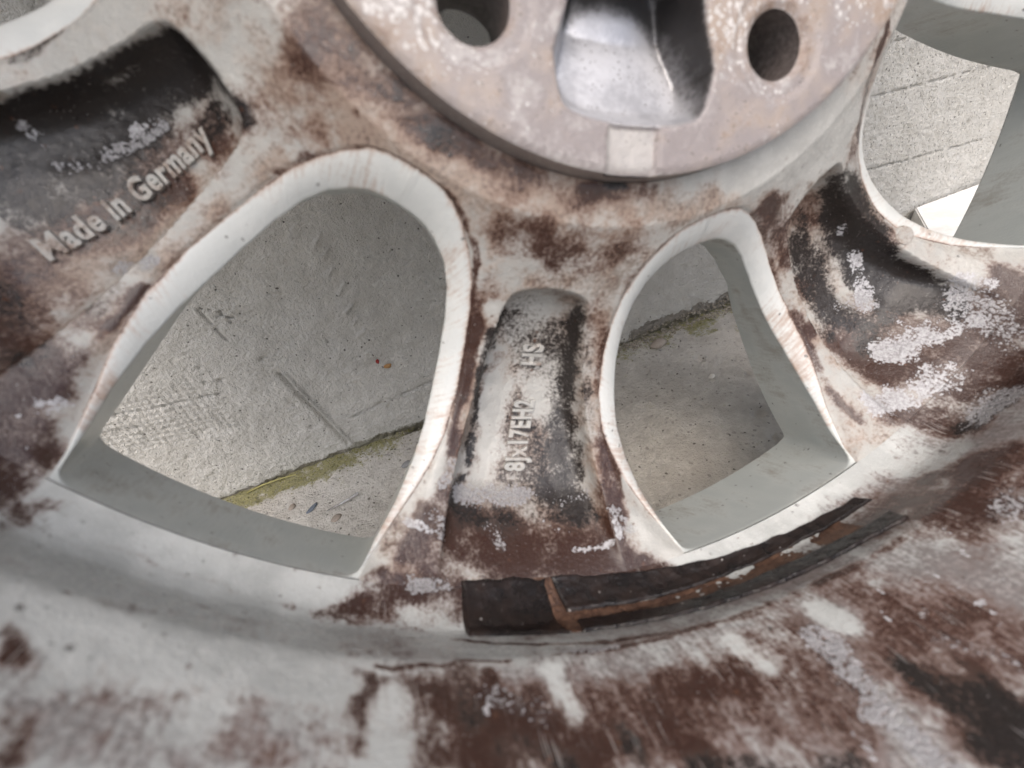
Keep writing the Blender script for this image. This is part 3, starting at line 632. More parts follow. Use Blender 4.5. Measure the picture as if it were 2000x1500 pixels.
 ('B',3.5,0.4,[(28.6,-166.9,22.9),(55.0,-160.1,24.5)]),
 ('D',8.7,0.34,[(-11.2,-104.8,-36.1),(-7.6,-128.1,-41.4),(-12.2,-150.2,-36.6)]),
 ('D',4.9,0.4,[(-16.1,-154.1,-34.7),(-0.2,-159.7,-31.1)]),
 ('B',4.9,0.45,[(-17.8,-134.0,-40.9),(-15.6,-149.9,-36.7)]),
 ('D',6.9,0.5,[(-125.2,-75.5,-38.4),(-112.0,-67.9,-41.3)]),
 ('B',4.7,0.6,[(-97.9,-65.1,-40.3),(-85.3,-61.1,-35.7)]),
 ('D',3.6,0.4,[(-121.2,-86.3,-37.4),(-103.1,-76.5,-41.0)]),
]

def masks(P):
    ch = {c: np.ones(len(P)) for c in 'FBDCKW'}
    wob = np.stack([fbm(P, .12, 3, .6, 5), fbm(P, .12, 3, .6, 6), fbm(P, .12, 3, .6, 8)], -1) - .5
    Q = P + wob * 5.0
    for c, rad, amt, pts in BLOBS:
        pts = np.array(pts)
        lo, hi = pts.min(0) - rad * 1.7 - 3, pts.max(0) + rad * 1.7 + 3
        idx = np.where(((Q > lo) & (Q < hi)).all(1))[0]
        if not len(idx): continue
        q = Q[idx]; d = np.full(len(q), 1e9)
        if len(pts) == 1: d = np.linalg.norm(q - pts[0], axis=1)
        for a, b in zip(pts[:-1], pts[1:]):
            ab = b - a; t = np.clip(((q - a) @ ab) / max(ab @ ab, 1e-9), 0, 1)
            d = np.minimum(d, np.linalg.norm(q - a - t[:, None] * ab, axis=1))
        w = amt * sstep(1.55, 0.45, d / rad)
        ch[c][idx] *= 1 - w
    return {c: 1 - v for c, v in ch.items()}
def mask_attrs(P, base_f, uv):
    m = masks(P)
    F = 1 - (1 - m['F']) * (1 - base_f)
    m1 = np.stack([F, m['B'], m['D'], m['C']], -1)
    nl, nm = fbm(P, .045, 3, .6, 61), fbm(P, .15, 5, .64, 62)
    m2 = np.stack([m['K'], m['W'], nl, nm], -1)
    return {'m1': m1, 'm2': m2, 'uvw': uv}

# ---------------------------------------------------------------- the wheel
contact = to_world(pol2xyz(np.array(231.0), np.array(math.degrees(math.atan2(E_[1], E_[0]))), np.array(-50.0)))
wheel = bpy.data.objects.new('alloy_wheel', None)
COL.objects.link(wheel)
wmat = Matrix([[*WM[i], WT[i] * MM] for i in range(3)] + [[0, 0, 0, 1]])
base = Matrix.Translation(Vector((float(contact[0]), float(contact[1]), 0.0))) @ wmat.to_3x3().to_4x4()
wheel.matrix_world = base
wheel.empty_display_size = 0.02
OFF = base.inverted() @ wmat             # wheel frame relative to the Empty at the contact point
OFFT = np.array(OFF.translation) / MM
def part(name, verts, faces, mat, parent=None, **kw):
    if parent is None:
        o = mesh_obj(name, verts, faces, mat, wheel, **kw); o.location = tuple(OFFT * MM)
    else:
        o = mesh_obj(name, verts, faces, mat, parent, **kw)
    return o
tag(wheel, 'corroded silver alloy wheel seen from its open back, stained with brown brake dust', 'wheel')

W2 = np.array([[90.2, 0], [90.4, 2.2], [91.2, 4.4], [93, 6.4], [96.5, 8.8], [102, 10.6], [110, 11.9], [120, 12.7], [130, 13.1], [140, 13.3], [150, 13.0], [160, 12.3], [168, 11.3], [173.8, 10.6], [175.2, 10.4]])
W3 = np.array([[88.5, 0], [88.8, 2.6], [90, 5.2], [93, 8.0], [98, 11.2], [105, 13.4], [115, 14.8], [126, 15.3], [134, 15.5], [142, 15.5], [150, 15.2], [160, 14.5], [170, 13.7], [178, 13.0], [186.8, 12.3]])
def hw3(r): return np.interp(r, W3[:, 0], W3[:, 1], left=0.0)
def front_z(r): return S(np.minimum(r, 185)) - 21.5 - 26 * np.clip((np.asarray(r, float) - 118) / 69, 0, 1)
FINE = {5: 0.42, 6: 0.38, 0: 0.42, 1: 1.0, 4: 1.2}
spokes = {}
def r_rows(step):
    rr = np.concatenate([np.arange(R_PAD + .2, 83.0, min(step, 1.0)), [83.0, 83.06, 83.15, 83.35, 83.7, 84.2, 84.8], np.arange(85.4, R_OUT - .2, step), [R_OUT]])
    return np.unique(np.round(rr, 3))
for i in range(NSP):
    ax = TH_B + STEP / 2 + i * STEP      # spoke axis
    step = FINE.get(i, 2.0)
    rr = r_rows(step); m = int(50 / step) | 1
    u = np.linspace(-1, 1, m)
    # a few extra columns hug the edges
    u = np.sort(np.concatenate([u, [-.992, -.98, .98, .992]]))
    Rg, Ug = np.meshgrid(rr, u, indexing='ij')
    half = STEP / 2 - hw1(Rg)
    dth = Ug * half
    Zg = spoke_z(Rg, dth)
    P0 = pol2xyz(Rg, ax + dth, Zg).reshape(-1, 3)
    lump = (fbm(P0, .06, 4, .55, 3) - .5) * 1.1 + (fbm(P0, .5, 3, .6, 4) - .5) * .28
    ee = sstep(1.0, .93, np.abs(Ug)) * sstep(0, 6, Rg - R_PAD) * sstep(0, 5, R_OUT - Rg)
    Zg = Zg + lump.reshape(Zg.shape) * ee
    P = pol2xyz(Rg, ax + dth, Zg).reshape(-1, 3)
    n, mm = Rg.shape
    uv = np.stack([Rg.ravel(), (np.radians(dth) * Rg).ravel(), 0 * Rg.ravel()], -1)
    at = mask_attrs(P, 0.50 - .18 * sstep(20, 60, ax + dth.ravel()), uv)
    F = grid_faces(n, mm, flip=True)
    # face side (towards the wall), coarser
    r2 = np.concatenate([[R_PAD, 78, 84, 88.5, 88.6, 88.8, 89.3, 90, 91.5], np.arange(93, 185.5, 2.5), [186.8]])
    u2 = np.linspace(-1, 1, 13)
    R2, U2 = np.meshgrid(r2, u2, indexing='ij')
    d2 = U2 * (STEP / 2 - hw3(R2))
    P2 = pol2xyz(R2, ax + d2, front_z(R2) - 3 * (1 - U2 ** 2)).reshape(-1, 3)
    F2 = grid_faces(*R2.shape) + len(P)
    V = np.concatenate([P, P2]); FF = np.concatenate([F, F2])
    for kx, fill in (('m1', (.1, 0, 0, 0)), ('m2', (0, 1, .5, .5)), ('uvw', (0, 0, 0))):
        at[kx] = np.concatenate([at[kx], np.tile(np.array(fill, float), (len(P2), 1))])
    spokes[i] = part('spoke', V, FF, M_SPOKE, attrs=at)

# openings: bevelled rim band and straight wall of each window between the spokes
def win_ring(ra, hwf, rtop, rbot, hb, n=70):
    """outline: from the bottom left corner over the top to the bottom right, then back along the bottom"""
    rl = rbot - (rbot - rtop) * (np.linspace(0, 1, n)) ** 0.62
    rl = rbot - (rbot - rtop) * np.sin(np.linspace(0, 1, n) * math.pi / 2)
    h = hwf(rl)
    left = np.stack([rl, -h], -1); right = np.stack([rl[::-1], h[::-1]], -1)[1:]
    bot = np.stack([np.full(24, rbot), np.linspace(h[0], -h[0], 26)[1:-1]], -1)
    return np.concatenate([left, right, bot])
def ring_from(Wx, rbot, n=150):
    # even arc-length sampling of the half outline with rounded bottom corners
    def half():
        t = np.linspace(0, 1, 900); rl = Wx[0, 0] + (rbot - Wx[0, 0]) * t ** 2
        h = np.interp(rl, Wx[:, 0], Wx[:, 1])
        # smooth the polyline
        for _ in range(30): h[1:-1] = .25 * h[:-2] + .5 * h[1:-1] + .25 * h[2:]
        h[0] = 0
        x = h * np.radians(1) * rl; s = np.r_[0, np.cumsum(np.hypot(np.diff(rl), np.diff(x)))]
        q = np.linspace(0, s[-1], n); return np.interp(q, s, rl), np.interp(q, s, h)
    r_, h_ = half()
    bt = np.linspace(h_[-1], 0, 41)[1:]
    r_ = np.r_[r_, np.full(40, rbot)]; h_ = np.r_[h_, bt]
    return np.concatenate([np.stack([r_, h_], -1), np.stack([r_[::-1], -h_[::-1]], -1)[1:-1]])
def spoke_edge_z(r): return S(r) - edge_d(r) * (r > 83.0)
for i in range(NSP):
    ax = TH_B + i * STEP
    q1, q2, q3 = ring_from(W1, R_OUT), ring_from(W2, 175.3), ring_from(W3, 186.8)
    def fillet(q, it):
        x_ = np.stack([q[:, 1] * np.radians(1) * q[:, 0], q[:, 0]], -1); o_ = x_.copy()
        for _ in range(it): x_ = .25 * np.roll(x_, 1, 0) + .5 * x_ + .25 * np.roll(x_, -1, 0)
        w_ = sstep(150, 168, q[:, 0])[:, None]; x_ = o_ * (1 - w_) + x_ * w_
        return np.stack([x_[:, 1], np.degrees(x_[:, 0] / x_[:, 1])], -1)
    q2, q3 = fillet(q2, 12), fillet(q3, 20)
    # ring 1 must lie on the spoke edge exactly
    q1[:, 1] = np.sign(q1[:, 1]) * np.where(q1[:, 0] < R_OUT - .001, np.minimum(np.abs(q1[:, 1]), 99), np.abs(q1[:, 1]))
    m = len(q1)
    rows, zs = [], []
    bot = sstep(166, 175, q1[:, 0])
    top = 1 - bot
    for t in (0, .04, .1, .25, .5, .75, .93, 1.0):
        q = q1 * (1 - t) + q2 * t
        z = (spoke_edge_z(q1[:, 0]) + .02) * (1 - t) + (S(q2[:, 0]) - 3.2 * top - 1.2 * bot) * t + 0.8 * top * (4 * t * (1 - t)) * .8
        rows.append(q); zs.append(z)
    for t in (.03, .08, .2, .4, .6, .8, 1.0):
        q = q2 * (1 - t) + q3 * t
        z = (S(q2[:, 0]) - 3.2 * top - 1.2 * bot) * (1 - t) + front_z(q3[:, 0]) * t
        rows.append(q); zs.append(z)
    rows = np.array(rows); zs = np.array(zs)
    P = pol2xyz(rows[..., 0], ax + rows[..., 1], zs)
    nr = rows.shape[0]
    s = np.r_[0, np.cumsum(np.linalg.norm(np.diff(P[0], axis=0), axis=1))]
    dpt = np.linalg.norm(np.diff(P, axis=0), axis=2); dep = np.vstack([np.zeros(m), np.cumsum(dpt, 0)])
    uv = np.stack([np.tile(s, (nr, 1)), dep, 0 * dep], -1).reshape(-1, 3)
    V = P.reshape(-1, 3)
    rust = np.zeros((nr, m)); rust[0] = .95; rust[1] = .55; rust[2] = .25
    low = sstep(110, 160, q1[:, 0]) * (1 - bot)
    rust[:8] += (0.10 + 0.34 * low)[None, :]
    rust[8:] *= .3
    jit = (fbm(V, .045, 3, .6, 31).reshape(nr, m) - .5) * 1.1
    rust = np.clip(rust + jit * (rust > .05), 0, 1) * (1 - .8 * bot[None, :])
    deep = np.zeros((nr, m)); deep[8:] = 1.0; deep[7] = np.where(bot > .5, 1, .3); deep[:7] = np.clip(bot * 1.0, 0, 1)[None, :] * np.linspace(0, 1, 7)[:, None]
    m1 = np.stack([deep.ravel(), rust.ravel(), fbm(V, .11, 5, .62, 64), 0 * rust.ravel()], -1)
    part('opening_wall', V, grid_faces(nr, m, wrap=True), M_OPEN, attrs={'m1': m1, 'uvw': uv})

# rim: barrel towards the camera, flanges, outer side and front lip, one turned profile
def turned(prof, th, flip=False):
    T_, I_ = np.meshgrid(th, np.arange(len(prof)), indexing='ij')
    return pol2xyz(prof[I_, 0], T_, prof[I_, 1])
sv = np.interp(np.arange(0, 60, .55), np.arange(0, 60, .55), np.arange(0, 60, .55))
zi = np.concatenate([np.arange(-8.9, 66, .55), np.arange(66, 152, 3.0), [152]])
ri = rim_r(zi)
for _ in range(2): ri[1:-1] = .25 * ri[:-2] + .5 * ri[1:-1] + .25 * ri[2:]
inner = np.stack([ri, zi], -1)
outer = np.array([[222, 155], [232, 156], [236, 152], [233, 147], [219, 146], [218, 128], [206, 118], [184, 95], [180, 30], [182, 6], [202, -14], [217, -22], [218, -38], [228, -41], [231, -45], [231, -49], [228, -51], [219, -51.5], [205, -52], [194, -51], [189, -48.5], [186.8, -46.2]])
prof = np.concatenate([inner, outer])
thv = np.concatenate([np.arange(-110, 80, .21), np.arange(80, 250, 2.5)])
P = turned(prof, thv)
nT, nP = P.shape[:2]
Pf = P.reshape(-1, 3)
uvr = np.stack([np.repeat(np.radians(thv) * 172, nP), np.tile(np.r_[0, np.cumsum(np.hypot(*np.diff(prof, axis=0).T))], nT), 0 * Pf[:, 0]], -1)
nin = len(inner)
isin = np.tile(np.arange(nP) < nin, nT)
lum = (fbm(Pf, .05, 3, .5, 3) - .5) * .9 + (fbm(Pf, .5, 3, .6, 9) - .5) * .22
er = sstep(0, 4, np.tile(np.arange(nP), nT) * .55) * isin
rad = np.hypot(Pf[:, 0], Pf[:, 1]); Pf = Pf.copy(); Pf[:, :2] *= (1 + lum * er / rad)[:, None]
th_full = np.degrees(np.arctan2(Pf[:, 0], -Pf[:, 1]))
# brake dust sits thicker on the right-hand side of the barrel
bf = 0.14 + 0.46 * sstep(-16, 6, th_full) * isin * sstep(-2, 14, Pf[:, 2]) + .22 * sstep(-40, -60, th_full)
at = mask_attrs(Pf, bf, uvr)
part('rim_barrel', Pf, grid_faces(nT, nP, flip=False), M_RIM, attrs=at)
# close the turn
# ---------------------------------------------------------------- hub pad
def pad_z(x, y):
    r = np.hypot(x, y); th = np.degrees(np.arctan2(x, -y)) - 0.5
    d = (th + 36) % 72 - 36
    z = np.zeros_like(r)
    # weight-saving pocket between two bolt holes, with a shallow slot out to the pad edge
    ex = np.abs(d) * np.radians(1) * r; hwx = np.interp(r, [34, 46, 54, 64], [13.6, 16.0, 18.6, 16.8])
    q1 = hwx - ex; q2 = 63.6 - r; kk = 1.6
    sd = -kk * np.log(np.exp(-np.clip(q1, -40, 40) / kk) + np.exp(-np.clip(q2, -40, 40) / kk))
    t = np.clip((sd - .1) / 4.6, 0, 1) ** .8
    wall = t * t * (3 - 2 * t)
    bowl = 3.2 + 9.0 * np.clip((63.6 - r) / 20, 0, 1) ** .75 + 2.0 * np.clip(ex / 16, 0, 1) ** 2
    z -= wall * bowl
    sl = sstep(5.9, 5.4, ex) * sstep(62.6, 63.4, r)
    z -= sl * 1.5 * (1 - wall)
    # seat around the bolt hole
    bx = (th) % 72 - 36
    px = r * np.sin(np.radians(bx)); py = r * np.cos(np.radians(bx)) - 55.5
    db = np.hypot(px, py)
    z -= sstep(11.4, 10.4, db) * 0.55 + sstep(8.0, 6.9, db) * .9
    z -= sstep(70.9, 72.2, r) ** 2 * .8
    return z, wall, db
pts = []
def addpts(step, cond):
    g = np.arange(-72, 72, step); X, Y = np.meshgrid(g, g); X = X.ravel() + rng.uniform(-.15, .15, X.size) * step; Y = Y.ravel() + rng.uniform(-.15, .15, Y.size) * step
    r = np.hypot(X, Y); th = np.degrees(np.arctan2(X, -Y)); k = cond(r, th); pts.append(np.stack([X[k], Y[k]], -1))
def near_hole(r, th):
    bx = (th - .5) % 72 - 36; return np.hypot(r * np.sin(np.radians(bx)), r * np.cos(np.radians(bx)) - 55.5) < 7.3
def near_edge(r, th):
    w = pad_z(r * np.sin(np.radians(th)), -r * np.cos(np.radians(th)))[1]; return (w > .003) & (w < .995) | ((r > 62.4) & (r < 63.6))
addpts(.30, lambda r, th: (r > 37) & (r < 71.2) & (np.abs(th) < 30) & near_edge(r, th))
addpts(.62, lambda r, th: (r > 37) & (r < 71.2) & (np.abs(th) < 80) & ~near_hole(r, th))
addpts(2.4, lambda r, th: (r > 35) & (r < 71) & ((np.abs(th) >= 80) | (r <= 37)) & ~near_hole(r, th))
pts = np.concatenate(pts)
cv = [tuple(q) for q in pts]; edges = []
def loop(cx, cy, rad, n, out=None):
    s = len(cv)
    for k in range(n):
        a_ = 2 * math.pi * k / n; cv.append((cx + rad * math.cos(a_), cy + rad * math.sin(a_)))
    edges.extend((s + k, s + (k + 1) % n) for k in range(n))
loop(0, 0, R_PAD, 500); loop(0, 0, 33.3, 90)
HOLES = [(55.5 * math.sin(math.radians(a_)), -55.5 * math.cos(math.radians(a_))) for a_ in [36.5 + 72 * k for k in range(5)]]
for hx, hy in HOLES: loop(hx, hy, 6.75, 72)
vo, _, fo, *_r = delaunay_2d_cdt([Vector(q) for q in cv], edges, [], 1, 1e-5)
vo = np.array([tuple(q) for q in vo]); fo = np.array([f for f in fo if len(f) == 3])
cen = vo[fo].mean(1); rc = np.hypot(cen[:, 0], cen[:, 1])
keep = (rc > 33.3) & (rc < R_PAD)
for hx, hy in HOLES: keep &= np.hypot(cen[:, 0] - hx, cen[:, 1] - hy) > 6.74
fo = fo[keep]
zz, wl, db = pad_z(vo[:, 0], vo[:, 1])
P3 = np.c_[vo, zz]
P3[:, 2] += (fbm(P3 * [1, 1, 0], .35, 4, .6, 2) - .5) * .35 * (1 - wl) * (np.hypot(vo[:, 0], vo[:, 1]) < 71.5)
m = masks(P3)
thp = np.degrees(np.arctan2(vo[:, 0], -vo[:, 1])); rp = np.hypot(vo[:, 0], vo[:, 1])
dloc = (thp + 36) % 72 - 36
dcx, dcy = rp * np.sin(np.radians(dloc + 1.2)), rp * np.cos(np.radians(dloc + 1.2))
dome = np.hypot(dcx, (dcy - 56.5) * .9)
darkening = sstep(.01, .12, wl) * np.clip(sstep(12.0, 21.0, dome) * np.clip(sstep(60, 54, rp) + sstep(3, 13, dloc), 0, 1), 0, 1)  # black towards the upper corners and one side of each pocket
slot = sstep(5.7, 5.5, np.abs(dloc) * np.radians(1) * rp) * sstep(63, 63.6, rp) * sstep(72.2, 71, rp)
ring = sstep(9.8, 7.5, db) * .55
m1 = np.stack([m['F'], np.maximum(m['B'] * .5, ring * .5), np.maximum(darkening, .0), np.clip(wl * 4, 0, 1)], -1)
m2 = np.stack([fbm(P3, .045, 3, .6, 61), fbm(P3, .17, 5, .64, 62), slot, 0 * wl], -1)
nside = 500
base_n = len(P3)
aa = 2 * np.pi * np.arange(nside) / nside
zr = pad_z(R_PAD * np.cos(aa), R_PAD * np.sin(aa))[0]
sv_, sf_ = [], []
for zz_ in (None, -1.6, -5.0, -9.5):
    sv_.append(np.c_[R_PAD * np.cos(aa), R_PAD * np.sin(aa), (zr if zz_ is None else np.full(nside, zz_))])
sv_ = np.concatenate(sv_)
side_f = grid_faces(4, nside, wrap=True, flip=True)
tri_side = np.concatenate([side_f[:, [0, 1, 2]], side_f[:, [0, 2, 3]]]) + base_n
V = np.concatenate([P3, sv_]); FF = np.concatenate([fo, tri_side])
m1 = np.concatenate([m1, np.tile([.2, .25, .1, 0.0], (len(sv_), 1))])
m2 = np.concatenate([m2, np.tile([.5, .5, 0, 0], (len(sv_), 1))])
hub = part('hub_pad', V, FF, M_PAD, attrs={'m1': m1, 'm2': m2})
for hx, hy in HOLES:
    n = 72; aa = 2 * np.pi * np.arange(n) / n
    rows = [np.c_[hx + r_ * np.cos(aa), hy + r_ * np.sin(aa), np.full(n, z_)] for r_, z_ in ((6.75, -1.45), (6.6, -2.2), (6.6, -12), (6.6, -17), (9.4, -20.5), (10.5, -26))]
    V = np.concatenate(rows)
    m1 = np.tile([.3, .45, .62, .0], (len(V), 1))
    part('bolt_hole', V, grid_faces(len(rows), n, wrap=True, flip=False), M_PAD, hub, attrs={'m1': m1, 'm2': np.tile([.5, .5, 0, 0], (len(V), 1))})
# back of the hub and centre bore
aa = 2 * np.pi * np.arange(96) / 96
rows = [np.c_[r_ * np.cos(aa), r_ * np.sin(aa), np.full(96, z_)] for r_, z_ in ((33.3, -.1), (33.3, -26), (38, -26.5), (44, -26.5))]
part('centre_bore', np.concatenate(rows), grid_faces(4, 96, wrap=True), M_PAD, hub, attrs={'m1': np.tile([.3, .3, .3, 0.], (384, 1)), 'm2': np.tile([.5, .5, 0, 0.], (384, 1))})

# ---------------------------------------------------------------- wheel-weight tape left on the rim
UT = np.array([[-12, -10.2], [-7.4, -10.4], [-2.6, -10.0], [2.4, -8.9], [7.4, -7.1], [12.5, -5.4], [17.9, -4.1], [23.6, -3.0], [28.4, -2.06]])
UB = np.array([[-12, -3.0], [-7.8, -2.6], [-3.4, -1.6], [1.2, -.7], [5.8, .2], [11, .4], [16.5, .7], [22, 1.0], [27.6, 1.2]])
LT = np.array([[-12, -3.0], [-7.8, -1.2], [-4.3, 1.4], [.5, 3.0], [4.75, 5.3], [9.4, 6.7], [14.6, 7.1], [19.7, 8.2], [24.8, 9.9], [26.4, 9.9]])
LB = np.array([[-12.2, 5.0], [-8.8, 6.5], [-5, 9.1], [-.9, 10.6], [3.3, 12.2], [7.6, 13.7], [12.4, 14.3], [17.3, 15.2], [22.6, 15.7], [25.9, 16.7]])
def strip(name, top, bot, t0, t1, mat, thick, seed, lab=None, rag=.5, skew=0.0):
    th = np.arange(t0, t1, .11); n = len(th); m = 30
    zt = np.interp(th, top[:, 0], top[:, 1]) + (fbm(np.c_[th, th * 0, th * 0], .8, 4, .6, seed) - .5) * rag * 2.4
    zb = np.interp(th, bot[:, 0], bot[:, 1]) + (fbm(np.c_[th, th * 0 + 9, th * 0], .8, 4, .6, seed + 1) - .5) * rag * 2.4
    v = np.linspace(0, 1, m)
    Zg = zt[:, None] * (1 - v) + zb[:, None] * v
    Tg = np.repeat(th[:, None], m, 1) + skew * (v[None, :] - .5)
    Rg = prof_r(Zg)
    Pq = np.stack([Tg * 3.0, Zg, 0 * Zg], -1)
    edge = np.minimum(np.minimum(v, 1 - v)[None, :] * (m - 1) / 2.5, np.minimum(np.arange(n), np.arange(n)[::-1])[:, None] / 3.0)
    lift = thick * np.clip(edge, 0, 1) ** .6 + (fbm(Pq, .35, 4, .6, seed + 5) - .5) * .8 * np.clip(edge, 0, 1)
    Rg = Rg - np.maximum(lift, .05) - np.where(edge <= 0, -0.25, 0)
    P = pol2xyz(Rg, Tg, Zg)
    o = part(name, P.reshape(-1, 3), grid_faces(n, m), mat)
    if lab: o['label'] = lab
    return o
strip('tape_residue', UT, LB, -12.0, -4.2, M_TAPE, 1.0, 41, 'dark square end of the old tape', rag=.35)
strip('tape_residue', UT, UB, -3.5, 28.2, M_TAPE, .9, 51, 'upper strip of dark glossy tape residue', rag=.45, skew=.7)
strip('tape_residue', LT, LB, -3.2, 26.9, M_TAPE, 1.2, 61, 'lower strip of dark glossy tape residue', rag=.55, skew=-.7)
strip('rust_line', np.c_[UB[:, 0], UB[:, 1] - .5], np.c_[LT[:, 0], LT[:, 1] + .5], -3.4, 24.6, M_RUST, .2, 71, 'rusty line between the tape strips', rag=.6)
strip('rust_line', UT, LB, -4.75, -2.9, M_RUST, .7, 81, 'rusty upright line across the tape', rag=.2, skew=1.4)

# ---------------------------------------------------------------- raised casting marks
def text_mesh(s, size, extrude, bevel):
    cu = bpy.data.curves.new('lettering', 'FONT'); cu.body = s; cu.size = size; cu.extrude = extrude; cu.bevel_depth = bevel; cu.bevel_resolution = 2; cu.resolution_u = 4
    cu.offset = 0.012 * size; cu.space_character = 1.12
    o = bpy.data.objects.new('lettering', cu); COL.objects.link(o)
    bpy.context.view_layer.update()
    dg = bpy.context.evaluated_depsgraph_get()
    me = bpy.data.meshes.new_from_object(o.evaluated_get(dg))
    v = np.empty(len(me.vertices) * 3); me.vertices.foreach_get('co', v); v = v.reshape(-1, 3)
    f = [tuple(p.vertices) for p in me.polygons]
    bpy.data.objects.remove(o); bpy.data.meshes.remove(me); bpy.data.curves.remove(cu)
    return v, f
def emboss(name, s, r0, r1, dmid, ax, cap, lift, parent, lab, jitter=0.0, slope=0.0, dirt=.2):
    v, f = text_mesh(s, 1.0, .12, .03)
    w = v[:, 0].max() - v[:, 0].min(); v[:, 0] -= v[:, 0].min()
    capu = 0.70
    tx = v[:, 0] / w * (r0 - r1); ty = (v[:, 1] - capu / 2) / capu * cap
    r = r0 - tx
    dth = dmid + slope * (r - r0) - np.degrees(ty / r)
    z = S(r) - pocket(r, dth) + (v[:, 2] + .12) / .30 * lift - .45
    z = z + (fbm(np.c_[r, dth * 2, 0 * r], .8, 3, .6, 7) - .5) * jitter
    P = pol2xyz(r, ax + dth, z)
    uv = np.stack([r, np.radians(dth) * r, 0 * r], -1)
    m1 = np.tile([dirt, .04, .0, .05], (len(P), 1)); m2 = np.tile([.0, .0, .5, .5], (len(P), 1)); m2[:, 3] = fbm(P, .3, 3, .6, 9)
    o = part(name, P, f, M_SPOKE, parent, smooth=False, attrs={'m1': m1, 'm2': m2, 'uvw': uv})
    o['label'] = lab
    return o
AX_C, AX_L, AX_R = TH_B - STEP / 2, TH_B - 1.5 * STEP, TH_B + STEP / 2
emboss('raised_lettering', '8Jx17EH2', 153.2, 131.6, -.5, AX_C, 6.2, 1.9, spokes[6], 'raised rim size lettering 8Jx17EH2', .3, -.0574)
emboss('raised_lettering', 'HS', 120.3, 113.4, 1.05, AX_C, 6.0, 1.9, spokes[6], 'raised foundry mark HS', .3)
emboss('raised_lettering', 'Made in Germany', 152.0, 107.2, 1.95, AX_L, 5.0, 1.8, spokes[5], 'raised lettering Made in Germany', .5, .018, .42)
def boss(r, d, ax, rad, parent, zfun, h=.9):
    n = 40; rows = []
    zc = None
    for rr_, hh in ((0.02, .75), (.5, .7), (.80, .75), (.9, 1.0), (.97, .85), (1.02, 0), (1.06, -.8)):
        aa = 2 * np.pi * np.arange(n) / n
        r2 = r + rad * rr_ * np.cos(aa); d2 = d + np.degrees(rad * rr_ * np.sin(aa) / r)
        z = zfun(r2, d2) + hh * h
        rows.append(pol2xyz(r2, ax + d2, z))
    V = np.concatenate(rows)
    uv = np.zeros((len(V), 3)); mk = masks(V)
    m1 = np.stack([np.full(len(V), .55), mk['B'] * .5, mk['D'] * .4, mk['C']], -1); m2 = np.stack([mk['K'], mk['W'], 0 * mk['K'] + .5, fbm(V, .2, 4, .6, 3)], -1)
    return part('ejector_mark', V, grid_faces(len(rows), n, wrap=True, flip=True), M_SPOKE, parent, attrs={'m1': m1, 'm2': m2, 'uvw': uv})
zf = lambda r, d: S(r) - pocket(r, d)
boss(122.5, -4.7, AX_R, 2.6, spokes[0], zf, .6)
boss(138.8, -5.5, AX_R, 3.2, spokes[0], zf, .6)
boss(141.5, 9.6, AX_R, 3.0, spokes[0], zf, .5)

# ---------------------------------------------------------------- ground and wall materials
def mat_wall():
    k = NB('painted_render'); co = k.co()
    P, Q, G, _, _ = k.attr('m1')            # P crumbled, Q rough area, G moss/dirt
    nL = k.cn(co, .02, 4, .6); nM = k.cn(co, .10, 3, .62, off=4, k=1.2); nF = k.cn(co, .5, 4, .62, off=8, k=1.2); nG = k.cn(co, 1.8, 2, .6, off=15)
    col = k.mix(k.ss(k.add(nL, k.mul(nM, .8)), -.25, .25), (0.60, 0.585, 0.545), (0.70, 0.685, 0.645))
    col = k.mix(k.ss(k.add(k.mul(nG, .9), k.mul(nF, .9)), .08, .45, 0, .6), col, (0.42, 0.40, 0.36))
    # bare mortar where the paint has crumbled
    pm = k.ss(k.add(P, k.add(k.mul(nF, .8), k.mul(nM, .6))), .40, .60)
    col = k.mix(k.mul(pm, .85), col, (0.25, 0.225, 0.19))
    # pits and dark hairs
    v = k.vor(co, .24); pit = k.ss(k.add(v, k.mul(nF, .55)), .10, .03)
    col = k.mix(k.mul(pit, .8), col, (.075, .065, .05))
    v3 = k.vor(k.vs(co, (1.0, 1.0, .45)), .55); pq = k.mul(k.ss(k.add(v3, k.mul(nG, .8)), .22, .10), Q)
    col = k.mix(k.mul(pq, .8), col, (.09, .08, .065))
    # dirt and algae near the floor
    gm = k.ss(k.add(G, k.add(k.mul(nM, 1.1), k.mul(nF, .9))), .45, .8)
    col = k.mix(k.mul(gm, .6), col, (.13, .12, .06))
    h = k.add(k.mul(nF, .9), k.add(k.mul(nG, .6), k.mul(pit, -.9)))
    return k.out(col, .72, k.bump(h, .0022, 1.0), spec=.3)
